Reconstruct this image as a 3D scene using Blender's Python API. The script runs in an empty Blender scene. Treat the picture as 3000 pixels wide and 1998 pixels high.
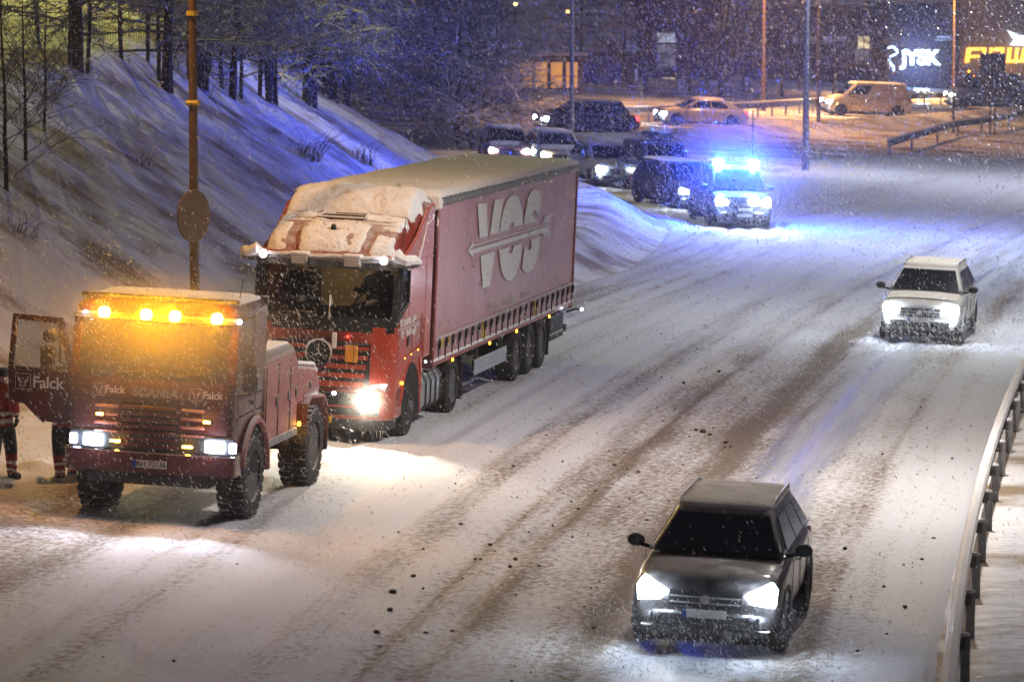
import bpy, bmesh, math, random
import numpy as np
from mathutils import Vector, Matrix, Euler
random.seed(7); RNG = np.random.default_rng(7)
R = math.radians
SC = bpy.context.scene; COL = SC.collection
# ---------------------------------------------------------------- camera
F_PX = 11199.3; PITCH = R(-5.6835); CAM_H = 8.1431
cam_d = bpy.data.cameras.new('camera'); cam = bpy.data.objects.new('camera', cam_d); COL.objects.link(cam)
cam.location = (0, 0, CAM_H); cam.rotation_euler = (math.pi/2 + PITCH, 0, 0)
cam_d.sensor_width = 36; cam_d.lens = F_PX/3000*36; cam_d.clip_start = .5; cam_d.clip_end = 3000
cam_d.dof.use_dof = True; cam_d.dof.focus_distance = 62; cam_d.dof.aperture_fstop = 3.2
SC.camera = cam
# ---------------------------------------------------------------- sky
W = bpy.data.worlds.new('World'); SC.world = W; W.use_nodes = True
nt = W.node_tree; nt.nodes.clear()
sky = nt.nodes.new('ShaderNodeTexSky'); sky.sky_type = 'NISHITA'; sky.sun_disc = False
sky.sun_elevation = R(40); sky.sun_rotation = R(68)
mul = nt.nodes.new('ShaderNodeMix'); mul.data_type = 'RGBA'; mul.blend_type = 'MULTIPLY'; mul.inputs[0].default_value = 1
mul.inputs[7].default_value = (.78, .55, 1.0, 1)
bg = nt.nodes.new('ShaderNodeBackground'); bg.inputs[1].default_value = .0054
wo = nt.nodes.new('ShaderNodeOutputWorld')
nt.links.new(sky.outputs[0], mul.inputs[6]); nt.links.new(mul.outputs[2], bg.inputs[0]); nt.links.new(bg.outputs[0], wo.inputs[0])
# ---------------------------------------------------------------- dim glow of the clouds and street lighting
sd = bpy.data.lights.new('sun', 'SUN'); sd.energy = .27; sd.angle = R(22); sd.color = (1.0, .93, .92)
so = bpy.data.objects.new('sun', sd); COL.objects.link(so)
so.rotation_euler = Euler((R(50), 0, R(112)))      # from the right and slightly from behind the vehicles
vs = SC.view_settings; vs.view_transform = 'Standard'; vs.look = 'None'; vs.exposure = .12; vs.gamma = 1; vs.use_curve_mapping = False
cy = SC.cycles
try:
    cy.use_denoising = True; cy.denoiser = 'OPENIMAGEDENOISE'
except Exception: pass
cy.max_bounces = 5; cy.diffuse_bounces = 2; cy.glossy_bounces = 3; cy.transmission_bounces = 4; cy.transparent_max_bounces = 12; cy.volume_bounces = 0
cy.sample_clamp_indirect = 4; cy.caustics_reflective = False; cy.caustics_refractive = False
cy.volume_step_rate = 1.0; cy.use_adaptive_sampling = False

# ---------------------------------------------------------------- materials
def _n(t, ty, **k):
    n = t.nodes.new(ty)
    for a, v in k.items(): setattr(n, a, v)
    return n
def mat(name, col, rough=.6, metal=0., var=.12, scale=6., bump=.0, bscale=40., dust=0., dcol=(.74, .74, .76), coat=0., obj=True, dscale=3.):
    """Principled with noise colour variation, fine relief and dust/snow lying on faces that look upward"""
    m = bpy.data.materials.new(name); m.use_nodes = True; t = m.node_tree; b = t.nodes['Principled BSDF']; L = t.links
    tc = _n(t, 'ShaderNodeTexCoord'); src = tc.outputs['Object']
    nz = _n(t, 'ShaderNodeTexNoise'); nz.inputs['Scale'].default_value = scale; nz.inputs['Detail'].default_value = 5; L.new(src, nz.inputs[0])
    rp = _n(t, 'ShaderNodeMapRange'); rp.inputs[1].default_value = .25; rp.inputs[2].default_value = .75; rp.inputs[3].default_value = 1-var; rp.inputs[4].default_value = 1+var; L.new(nz.outputs[0], rp.inputs[0])
    mx = _n(t, 'ShaderNodeVectorMath', operation='SCALE'); mx.inputs[0].default_value = col; L.new(rp.outputs[0], mx.inputs[3])
    out = mx.outputs[0]
    b.inputs['Roughness'].default_value = rough; b.inputs['Metallic'].default_value = metal
    b.inputs['Coat Weight'].default_value = coat; b.inputs['Coat Roughness'].default_value = .12
    if dust > 0:
        ge = _n(t, 'ShaderNodeNewGeometry'); sp = _n(t, 'ShaderNodeSeparateXYZ'); L.new(ge.outputs['Normal'], sp.inputs[0])
        n2 = _n(t, 'ShaderNodeTexNoise'); n2.inputs['Scale'].default_value = dscale; n2.inputs['Detail'].default_value = 7; n2.inputs['Roughness'].default_value = .65; L.new(src, n2.inputs[0])
        up = _n(t, 'ShaderNodeMath', operation='MULTIPLY_ADD'); L.new(sp.outputs[2], up.inputs[0]); up.inputs[1].default_value = .55; up.inputs[2].default_value = dust-.5
        ad = _n(t, 'ShaderNodeMath', operation='ADD'); L.new(up.outputs[0], ad.inputs[0]); L.new(n2.outputs[0], ad.inputs[1])
        mr = _n(t, 'ShaderNodeMapRange'); mr.inputs[1].default_value = .38; mr.inputs[2].default_value = .72; L.new(ad.outputs[0], mr.inputs[0])
        mi = _n(t, 'ShaderNodeMix', data_type='RGBA'); L.new(mr.outputs[0], mi.inputs[0]); L.new(out, mi.inputs[6]); mi.inputs[7].default_value = (*dcol, 1)
        out = mi.outputs[2]
        mr2 = _n(t, 'ShaderNodeMapRange'); L.new(mr.outputs[0], mr2.inputs[0]); mr2.inputs[3].default_value = rough; mr2.inputs[4].default_value = .95; L.new(mr2.outputs[0], b.inputs['Roughness'])
    L.new(out, b.inputs['Base Color'])
    if bump > 0:
        nb = _n(t, 'ShaderNodeTexNoise'); nb.inputs['Scale'].default_value = bscale; nb.inputs['Detail'].default_value = 6; L.new(src, nb.inputs[0])
        bp = _n(t, 'ShaderNodeBump'); bp.inputs['Strength'].default_value = bump; bp.inputs['Distance'].default_value = .05; L.new(nb.outputs[0], bp.inputs['Height']); L.new(bp.outputs[0], b.inputs['Normal'])
    return m
def emi(name, col, s, sample=False):
    m = bpy.data.materials.new(name); m.use_nodes = True; b = m.node_tree.nodes['Principled BSDF']
    b.inputs['Base Color'].default_value = (*[min(1, c) for c in col], 1); b.inputs['Emission Color'].default_value = (*col, 1); b.inputs['Emission Strength'].default_value = s
    try:
        if not sample: m.cycles.emission_sampling = 'NONE'
    except Exception: pass
    return m
def glass(name, tint, gl=.12, rough=.03, dark=0.0):
    m = bpy.data.materials.new(name); m.use_nodes = True; t = m.node_tree; t.nodes.clear(); L = t.links
    o = _n(t, 'ShaderNodeOutputMaterial'); tr = _n(t, 'ShaderNodeBsdfTransparent'); tr.inputs[0].default_value = (*tint, 1)
    g = _n(t, 'ShaderNodeBsdfGlossy'); g.inputs['Roughness'].default_value = rough; g.inputs[0].default_value = (.9, .9, .9, 1)
    fr = _n(t, 'ShaderNodeFresnel'); fr.inputs[0].default_value = 1.5
    mp = _n(t, 'ShaderNodeMath', operation='MAXIMUM'); mp.inputs[1].default_value = gl; L.new(fr.outputs[0], mp.inputs[0])
    mx = _n(t, 'ShaderNodeMixShader'); L.new(mp.outputs[0], mx.inputs[0]); L.new(tr.outputs[0], mx.inputs[1]); L.new(g.outputs[0], mx.inputs[2]); L.new(mx.outputs[0], o.inputs[0])
    return m
M = {}
M['snow'] = mat('snow', (.80, .80, .82), .9, var=.05, scale=1.5, bump=.5, bscale=9)
M['snow_cap'] = mat('snow_cap', (.80, .79, .78), .9, var=.06, scale=4, bump=.5, bscale=14)
M['red'] = mat('red_paint', (.40, .040, .012), .35, var=.15, scale=3, dust=.02, dcol=(.40, .22, .18), coat=.6, dscale=2.2, bump=.03)
M['red_dirty'] = mat('dirty_red_paint', (.30, .060, .055), .5, var=.25, scale=2.2, dust=.22, dcol=(.40, .27, .26), coat=.3, dscale=1.6, bump=.05)
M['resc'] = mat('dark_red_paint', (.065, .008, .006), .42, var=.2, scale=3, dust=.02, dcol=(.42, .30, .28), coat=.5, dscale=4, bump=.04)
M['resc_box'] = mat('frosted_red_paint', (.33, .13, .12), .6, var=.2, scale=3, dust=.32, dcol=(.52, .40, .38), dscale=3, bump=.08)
M['curtain'] = None
M['black'] = mat('black_plastic', (.018, .018, .019), .55, dust=.06, dcol=(.35, .33, .32), bump=.05)
M['dblack'] = mat('flat_black', (.006, .006, .007), .9)
M['red_roof'] = mat('roof_red_paint', (.24, .026, .010), .5, dust=.16, dcol=(.45,.38,.34), dscale=6)
M['visor'] = mat('frosted_visor', (.05,.05,.05), .8, dust=.66, dcol=(.45,.42,.40), dscale=7, bump=.2)
M['chassis'] = mat('chassis_metal', (.03, .028, .027), .7, dust=.12, dcol=(.3, .27, .25), bump=.1)
M['rubber'] = mat('rubber', (.018, .018, .019), .85, dust=.12, dcol=(.30, .28, .27), dscale=9, bump=.15)
M['tread'] = mat('snowy_rubber', (.03, .028, .027), .85, dust=.34, dcol=(.42, .38, .35), dscale=14, bump=.3)
M['rim'] = mat('steel_rim', (.10, .10, .11), .45, metal=.6, dust=.14, dcol=(.4, .38, .37), dscale=12)
M['alu'] = mat('aluminium', (.50, .52, .54), .35, metal=.8, var=.1, dust=.1, dcol=(.6, .6, .62), bump=.03)
M['alu_side'] = mat('side_guard_aluminium', (.42, .47, .52), .45, metal=.35, var=.08)
M['steel'] = mat('galvanised_steel', (.24, .24, .24), .6, metal=.3, var=.2, dust=.2, bump=.12)
M['steel_dark'] = mat('weathered_steel', (.10, .095, .09), .7, metal=.2, var=.3, scale=8, dust=.12, bump=.15)
M['rust'] = mat('rusty_pole', (.11, .065, .035), .75, var=.25, scale=5, bump=.1)
M['chrome'] = mat('chrome', (.7, .7, .72), .15, metal=1, var=.02)
M['white'] = mat('white_print', (.72, .72, .71), .6, var=.05)
M['white_soft'] = mat('frosted_print', (.50, .43, .42), .7, var=.2, scale=12)
M['yellow'] = mat('yellow_board', (.55, .40, .06), .6, var=.15, dust=.05)
M['orange_plate'] = mat('orange_plate', (.85, .36, .02), .5, var=.1)
M['plate'] = mat('number_plate_white', (.62, .62, .58), .5, var=.1)
M['eu_blue'] = mat('plate_blue', (.02, .05, .35), .5)
M['ygplate'] = mat('number_plate_yellow', (.85, .50, .02), .5)
M['win'] = mat('dark_glass', (.008, .010, .014), .06, var=.05, coat=.5)
M['glass'] = glass('clear_glass', (.80, .82, .80), .05)
M['glass_side'] = glass('side_glass', (.35, .40, .42), .25)
M['cream'] = mat('cab_lining', (.55, .47, .30), .9, var=.06, bump=.1)
M['seat'] = mat('seat_cloth', (.035, .034, .036), .9, bump=.2)
M['skin'] = mat('skin', (.42, .24, .17), .6)
M['cloth_dark'] = mat('dark_workwear', (.022, .024, .032), .9, bump=.2, dust=.05)
M['cloth_red'] = mat('red_workwear', (.30, .035, .025), .9, bump=.2, dust=.05)
M['reflex'] = mat('reflective_tape', (.72, .74, .75), .4, var=.05)
M['beanie'] = mat('grey_wool', (.30, .26, .20), .95, bump=.3)
M['bark'] = mat('dark_bark', (.045, .038, .033), .95, var=.4, scale=9, bump=.5, dust=.06, dcol=(.5, .5, .52))
M['twig'] = mat('snowy_twig', (.05, .045, .042), .95, var=.4, scale=5, dust=.50, dcol=(.62, .62, .64), dscale=5)
M['twig2'] = mat('frosted_twig', (.07, .065, .06), .95, var=.4, scale=5, dust=.62, dcol=(.66, .66, .70), dscale=7)
M['grass'] = mat('dry_stalk', (.10, .075, .04), .95, var=.3, dust=.15)
M['clod'] = mat('dark_slush', (.07, .055, .042), .9, var=.4, scale=20, bump=.4, dust=.10, dcol=(.4,.38,.36), dscale=20)
M['amber'] = emi('amber_lamp', (1, .42, .03), 60)
M['amber_s'] = emi('small_amber_lamp', (1, .36, .02), 14)
M['headlight'] = emi('headlight', (.72, .85, 1), 60)
M['headlight_w'] = emi('warm_headlight', (1, .86, .62), 45)
M['led_w'] = emi('white_marker', (.85, .85, 1), 16)
M['blue'] = emi('blue_flasher', (.25, .5, 1), 110)
M['tail'] = emi('tail_light', (1, .03, .015), 9)
M['lens'] = mat('lamp_lens', (.5, .5, .55), .15, coat=.5)
M['redlens'] = mat('red_lens', (.3, .01, .01), .2, coat=.5)

# ---------------------------------------------------------------- mesh helpers
class MB:
    def __init__(s): s.v = []; s.f = []; s.mi = []; s.cur = 0
    def add(s, vs, fs):
        o = len(s.v); s.v += [tuple(map(float, p)) for p in vs]
        for q in fs: s.f.append(tuple(o+i for i in q)); s.mi.append(s.cur)
        return s
    def hexa(s, p):   # 8 points: 4 bottom, 4 top
        return s.add(p, [(0,3,2,1),(4,5,6,7),(0,1,5,4),(1,2,6,5),(2,3,7,6),(3,0,4,7)])
    def box(s, x0, x1, y0, y1, z0, z1):
        return s.hexa([(x0,y0,z0),(x1,y0,z0),(x1,y1,z0),(x0,y1,z0),(x0,y0,z1),(x1,y0,z1),(x1,y1,z1),(x0,y1,z1)])
    def prism(s, poly, ax, a, b):
        n = len(poly)
        def P(u, w, t): return (t,u,w) if ax == 0 else (u,t,w) if ax == 1 else (u,w,t)
        vs = [P(*q, a) for q in poly]+[P(*q, b) for q in poly]
        return s.add(vs, [tuple(range(n))[::-1], tuple(range(n, 2*n))]+[(i,(i+1)%n,n+(i+1)%n,n+i) for i in range(n)])
    def tube(s, pts, r, n=6, cap=True):
        pts = [Vector(p) for p in pts]; rs = r if hasattr(r, '__len__') else [r]*len(pts)
        rings = []; up = None
        for i, p in enumerate(pts):
            d = (pts[min(i+1, len(pts)-1)]-pts[max(i-1, 0)]).normalized()
            if up is None or abs(up.dot(d)) > .95: up = Vector((0,0,1)) if abs(d.z) < .9 else Vector((1,0,0))
            a = d.cross(up).normalized(); b = a.cross(d); up = b
            rings.append([p+(a*math.cos(2*math.pi*k/n)+b*math.sin(2*math.pi*k/n))*rs[i] for k in range(n)])
        return s.loft(rings, cap)
    def loft(s, rings, cap=True, closed=True):
        n = len(rings[0]); vs = [p for r in rings for p in r]; fs = []
        for i in range(len(rings)-1):
            for k in range(n if closed else n-1):
                fs.append((i*n+k, i*n+(k+1)%n, (i+1)*n+(k+1)%n, (i+1)*n+k))
        if cap: fs += [tuple(range(n))[::-1], tuple(range((len(rings)-1)*n, len(rings)*n))]
        return s.add(vs, fs)
    def lathe(s, prof, ax=0, c=(0,0,0), n=24, cap=False):   # prof: (radius, offset along axis)
        rings = []
        for r, h in prof:
            ring = []
            for k in range(n):
                t = 2*math.pi*k/n; a, b = r*math.cos(t), r*math.sin(t)
                p = (h,a,b) if ax == 0 else (a,h,b) if ax == 1 else (a,b,h)
                ring.append((p[0]+c[0], p[1]+c[1], p[2]+c[2]))
            rings.append(ring)
        return s.loft(rings, cap)
    def disc(s, c, r, ax, th, n=20): return s.lathe([(r,-th/2),(r,th/2)], ax, c, n, True)
    def ball(s, c, rx, ry, rz, n=10, m=7):
        rings = []
        for j in range(1, m):
            t = math.pi*j/m
            rings.append([(c[0]+rx*math.sin(t)*math.cos(2*math.pi*k/n), c[1]+ry*math.sin(t)*math.sin(2*math.pi*k/n), c[2]+rz*math.cos(t)) for k in range(n)])
        return s.loft(rings, True)
    def slab(s, q, th=.006, out=.004, ref=None):   # quad pane, offset outward along its normal
        q = [Vector(p) for p in q]; nn = (q[1]-q[0]).cross(q[3]-q[0]).normalized()
        if ref is not None and nn.dot((sum(q, Vector())/len(q))-Vector(ref)) < 0: nn = -nn
        lo = [p+nn*(out-th) for p in q]; hi = [p+nn*out for p in q]; k = len(q)
        return s.add(lo+hi, [tuple(range(k))[::-1], tuple(range(k, 2*k))]+[(i,(i+1)%k,k+(i+1)%k,k+i) for i in range(k)])
    def mesh(s, name, mats, smooth=False, angle=35):
        me = bpy.data.meshes.new(name); me.from_pydata(s.v, [], s.f)
        if not isinstance(mats, (list, tuple)): mats = [mats]
        for m in mats: me.materials.append(m)
        me.polygons.foreach_set('material_index', s.mi)
        b = bmesh.new(); b.from_mesh(me); bmesh.ops.recalc_face_normals(b, faces=b.faces); b.to_mesh(me); b.free()
        if smooth:
            me.polygons.foreach_set('use_smooth', [True]*len(me.polygons))
            try: me.set_sharp_from_angle(angle=R(angle))
            except Exception: pass
        return me
    def build(s, name, mats, parent=None, smooth=False, bevel=0, sub=0, angle=35, seg=1, **k):
        o = bpy.data.objects.new(name, s.mesh(name, mats, smooth or bevel > 0 or sub > 0, angle)); COL.objects.link(o)
        if sub: md = o.modifiers.new('s', 'SUBSURF'); md.levels = md.render_levels = sub
        if bevel: md = o.modifiers.new('b', 'BEVEL'); md.width = bevel; md.segments = seg; md.limit_method = 'ANGLE'; md.angle_limit = R(40)
        if parent: o.parent = parent
        return o
def from_np(name, v, f, m, parent=None, smooth=True, uv=None, att=None):
    me = bpy.data.meshes.new(name); v = np.asarray(v, np.float32); f = np.asarray(f, np.int32); k = f.shape[1]
    me.vertices.add(len(v)); me.vertices.foreach_set('co', v.ravel())
    me.loops.add(f.size); me.loops.foreach_set('vertex_index', f.ravel())
    me.polygons.add(len(f)); me.polygons.foreach_set('loop_start', np.arange(0, f.size, k, dtype=np.int32))
    try: me.polygons.foreach_set('loop_total', np.full(len(f), k, np.int32))
    except Exception: pass
    me.polygons.foreach_set('use_smooth', np.full(len(f), smooth))
    if uv is not None:
        l = me.uv_layers.new(name='UVMap'); l.data.foreach_set('uv', np.asarray(uv, np.float32)[f.ravel()].ravel())
    if att: me.attributes.new(att[0], 'FLOAT', 'POINT').data.foreach_set('value', np.asarray(att[1], np.float32).ravel())
    me.update(calc_edges=True); me.validate(); me.materials.append(m)
    o = bpy.data.objects.new(name, me); COL.objects.link(o)
    if parent: o.parent = parent
    return o
def tag(o, label=None, cat=None, group=None, kind=None):
    for k, v in (('label', label), ('category', cat), ('group', group), ('kind', kind)):
        if v: o[k] = v
    return o
def empty(name, loc=(0,0,0), parent=None, rotz=0):
    o = bpy.data.objects.new(name, None); COL.objects.link(o); o.location = loc; o.rotation_euler = (0,0,rotz)
    if parent: o.parent = parent
    return o
def thing(name, label, cat, mw=None, group=None):
    o = bpy.data.objects.new(name, None); COL.objects.link(o)
    if mw is not None: o.matrix_world = mw
    return tag(o, label, cat, group)
def kids(o): return [c for c in bpy.data.objects if c.parent == o]
_KC = {}
def copy_tree(o, tree, parent=None):
    c = o.copy(); COL.objects.link(c); c.parent = parent
    for ch in tree.get(o.name, []): copy_tree(ch, tree, c)
    return c
def tree_of():
    t = {}
    for o in bpy.data.objects:
        if o.parent: t.setdefault(o.parent.name, []).append(o)
    return t
def share(o, name, parent, loc=None, rot=None):
    c = bpy.data.objects.new(name, o.data if hasattr(o, 'data') else o); COL.objects.link(c); c.parent = parent
    if loc is not None: c.location = loc
    if rot is not None: c.rotation_euler = rot
    return c
def spot(parent, loc, power, col, size=70, down=8, yaw=0, blend=.6, rad=.06):
    l = bpy.data.lights.new('spot_lamp', 'SPOT'); l.energy = power; l.color = col; l.spot_size = R(size); l.spot_blend = blend; l.shadow_soft_size = rad
    o = bpy.data.objects.new('spot_lamp', l); COL.objects.link(o); o.parent = parent; o.location = loc; o.rotation_euler = (R(-90+down), 0, R(yaw)); return o
def point(parent, loc, power, col, rad=.05):
    l = bpy.data.lights.new('point_lamp', 'POINT'); l.energy = power; l.color = col; l.shadow_soft_size = rad
    o = bpy.data.objects.new('point_lamp', l); COL.objects.link(o); o.parent = parent; o.location = loc; return o
def text_mesh(s, size, depth=.004, bold=0., name='lettering', shear=0, space=1., align='CENTER'):
    c = bpy.data.curves.new('t', 'FONT'); c.body = s; c.size = size; c.extrude = depth/2; c.offset = bold; c.align_x = align; c.align_y = 'CENTER'; c.shear = shear; c.space_character = space
    c.resolution_u = 3
    o = bpy.data.objects.new('t', c); COL.objects.link(o); dg = bpy.context.evaluated_depsgraph_get(); dg.update()
    me = bpy.data.meshes.new_from_object(o.evaluated_get(dg)); bpy.data.objects.remove(o); me.name = name; return me
FACE_FRONT = (R(90), 0, 0)          # lettering read from -y
FACE_LEFT = (R(90), 0, R(90))       # lettering read from +x (image right side)
def put_text(name, s, size, m, parent, loc, rot=FACE_FRONT, **k):
    me = text_mesh(s, size, **k); me.materials.clear(); me.materials.append(m)
    o = bpy.data.objects.new(name, me); COL.objects.link(o); o.parent = parent; o.location = loc; o.rotation_euler = rot; return o

# ---------------------------------------------------------------- noise and terrain
def _h(ix, iy, s): 
    n = (ix*374761393+iy*668265263+s*982451653).astype(np.int64); n = (n ^ (n >> 13))*1274126177; n = n ^ (n >> 16)
    return (n & 0xffff)/65535.
def vnoise(x, y, s=0):
    x = np.asarray(x, float); y = np.asarray(y, float); ix = np.floor(x).astype(np.int64); iy = np.floor(y).astype(np.int64); fx = x-ix; fy = y-iy
    fx = fx*fx*(3-2*fx); fy = fy*fy*(3-2*fy)
    return (_h(ix,iy,s)*(1-fx)+_h(ix+1,iy,s)*fx)*(1-fy)+(_h(ix,iy+1,s)*(1-fx)+_h(ix+1,iy+1,s)*fx)*fy-.5
def fbm(x, y, o=4, s=0):
    r = 0; a = 1.
    for i in range(o): r = r+a*vnoise(x*2**i, y*2**i, s+i); a *= .5
    return r
def sst(a, b, x): t = np.clip((x-a)/(b-a), 0, 1); return t*t*(3-2*t)
NRM = Vector((0.0439948, -.0000964, .9990318)).normalized()
def plane(x, y): return -.04404*np.clip(x, -40, 45)+.0001*y
EDGE = np.array([(-13.5,20),(-12.6,30),(-11.2,45),(-10.2,55),(-8.6,65),(-5.6,80),(-1.6,90),(1.3,96),(3.1,103),(4.3,112),(5.0,121),(4.2,130),(2.3,136.5),(-1.5,140.5),(-4.5,150),(-5.5,160),(-9,175),(-20,190),(-50,205),(-70,300)])
HTOE = np.array([(-13.8,20),(-13,30),(-11.6,45),(-10.6,55),(-8.9,65),(-7.0,80),(-5.6,95),(-4.0,110),(-2.6,125),(-2.4,140),(-5.2,155),(-10,172),(-22,190),(-52,205),(-72,300)])
BANK = [(-14,158),(-1.6,169),(5.2,175.5),(11.3,190.0),(22.0,213),(31.8,238),(50,280)]
def xc(y): d = np.clip(y, 20, 135)-45.; e = np.maximum(np.asarray(y)-135., 0); return .14*d+.000725*d*d+e*.27
def seg_dist(x, y, P):
    best = np.full(np.broadcast(x, y).shape, 1e9)
    for (ax, ay), (bx, by) in zip(P[:-1], P[1:]):
        t = np.clip(((x-ax)*(bx-ax)+(y-ay)*(by-ay))/((bx-ax)**2+(by-ay)**2), 0, 1)
        best = np.minimum(best, np.hypot(x-ax-t*(bx-ax), y-ay-t*(by-ay)))
    return best
def ground(x, y, detail=True):
    x = np.asarray(x, float); y = np.asarray(y, float)
    se = np.interp(y, EDGE[:,1], EDGE[:,0])-x; sh = np.interp(y, HTOE[:,1], HTOE[:,0])-x
    z = plane(x, y)
    low = sst(80, 96, y)*.55+.22
    z = z+low*sst(-.1, 2.0, se)*(1-.35*sst(3, 8, se))
    sl = np.clip(sh, 0, 100)
    z = z+np.where(sl < 7.4, .60*sl*sl/(sl+.5), 0)+np.where(sl >= 7.4, .60*7.4*7.4/7.9+.13*(sl-7.4), 0)
    z = z+.055*np.clip(y-100, 0, 45)*sst(5, 9.5, sl)*sst(170, 150, y)
    z = z+.55*np.exp(-(seg_dist(x, y, BANK)/1.6)**2)
    z = z+.10*np.maximum(y-300, 0)*sst(300, 380, y)
    if detail:
        road = sst(.2, -.3, se)*sst(1.2, .2, (x-xc(y)-5.0))
        z = z+(1-road)*(.10*fbm(x*.5, y*.5, 3, 3)+.05*fbm(x*2.2, y*1.4, 2, 9)*sst(.2, 1.2, np.abs(se)))
        z = z+sst(1, 3, sl)*.24*fbm((x*.3+y*.55), (x*.12-y*.05), 3, 21)
        z = z-.05*road
    return z
def gz(x, y): return float(ground(np.array([x]), np.array([y]))[0])
_f = Vector((0, math.cos(PITCH), math.sin(PITCH))); _u = Vector((0, -math.sin(PITCH), math.cos(PITCH)))
def ray(px, py): return (Vector((1,0,0))*((px-1500)/F_PX)+_u*((999-py)/F_PX)+_f)
def at(px, py, h=0.):        # source pixel -> point on the road plane raised by h
    d = ray(px, py); t = (CAM_H-h)/(-.04404*d.x+.0001*d.y-d.z); return Vector((t*d.x, t*d.y, CAM_H+t*d.z))
def hit(px, py):             # source pixel -> first point on the terrain
    d = ray(px, py); ts = np.linspace(30, 420, 1600); X = d.x*ts; Y = d.y*ts; Z = CAM_H+d.z*ts
    g = ground(X, Y); k = np.argmax(Z < g); k = k if Z[k] < g[k] else len(ts)-1
    return Vector((X[k], Y[k], g[k]))
def depth_pt(px, py, y): d = ray(px, py); t = y/d.y; return Vector((d.x*t, y, CAM_H+d.z*t))
def frame(p, yaw, lift=0.):  # vehicle frame: local +y points backward; yaw>0 turns the tail to +x
    yb = Vector((math.sin(yaw), math.cos(yaw), 0)); yb = (yb-NRM*yb.dot(NRM)).normalized(); xb = yb.cross(NRM)
    m = Matrix((xb, yb, NRM)).transposed().to_4x4(); m.translation = Vector(p)+NRM*lift; return m

# terrain sheet
def axis_pts(segs):
    out = []
    for a, b, st in segs: out += list(np.arange(a, b, st))
    return np.array(out+[segs[-1][1]])
xs = axis_pts([(-160,-60,10),(-60,-18,1.2),(-18,16,.28),(16,60,.9),(60,260,12)]); ys = axis_pts([(5,40,1.5),(40,165,.32),(165,300,.9),(300,760,9)])
X, Y = np.meshgrid(xs, ys); Z = ground(X, Y); nx, ny = len(xs), len(ys)
i, j = np.meshgrid(np.arange(nx-1), np.arange(ny-1)); q = (j*nx+i).ravel(); faces = np.stack([q, q+1, q+nx+1, q+nx], 1)

def snow_ground_mat():
    m = bpy.data.materials.new('ground_snow'); m.use_nodes = True; t = m.node_tree; b = t.nodes['Principled BSDF']; L = t.links
    b.inputs['Roughness'].default_value = .92
    tc = _n(t, 'ShaderNodeTexCoord'); n1 = _n(t, 'ShaderNodeTexNoise'); n1.inputs['Scale'].default_value = .35; n1.inputs['Detail'].default_value = 8; n1.inputs['Roughness'].default_value = .6; L.new(tc.outputs['Object'], n1.inputs[0])
    cr = _n(t, 'ShaderNodeValToRGB'); e = cr.color_ramp.elements; e[0].position = .38; e[0].color = (.28, .21, .13, 1); e[1].position = .54; e[1].color = (.76, .76, .77, 1); L.new(n1.outputs[0], cr.inputs[0]); L.new(cr.outputs[0], b.inputs['Base Color'])
    n2 = _n(t, 'ShaderNodeTexNoise'); n2.inputs['Scale'].default_value = 3.2; n2.inputs['Detail'].default_value = 9; n2.inputs['Roughness'].default_value = .62; L.new(tc.outputs['Object'], n2.inputs[0])
    mp = _n(t, 'ShaderNodeMapping'); mp.inputs['Rotation'].default_value = (0, 0, R(28)); mp.inputs['Scale'].default_value = (.35, 2.4, 1); L.new(tc.outputs['Object'], mp.inputs[0])
    n3 = _n(t, 'ShaderNodeTexNoise'); n3.inputs['Scale'].default_value = .8; n3.inputs['Detail'].default_value = 5; L.new(mp.outputs[0], n3.inputs[0])
    ad = _n(t, 'ShaderNodeMath', operation='MULTIPLY_ADD'); L.new(n3.outputs[0], ad.inputs[0]); ad.inputs[1].default_value = 1.5; L.new(n2.outputs[0], ad.inputs[2])
    bp = _n(t, 'ShaderNodeBump'); bp.inputs['Strength'].default_value = .8; bp.inputs['Distance'].default_value = .12; L.new(ad.outputs[0], bp.inputs['Height']); L.new(bp.outputs[0], b.inputs['Normal'])
    return m
M['ground'] = snow_ground_mat()
tag(from_np('ground', np.stack([X.ravel(), Y.ravel(), Z.ravel()], 1), faces, M['ground']), 'snow covered ground, hillside and banks around the road', kind='structure')

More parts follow.
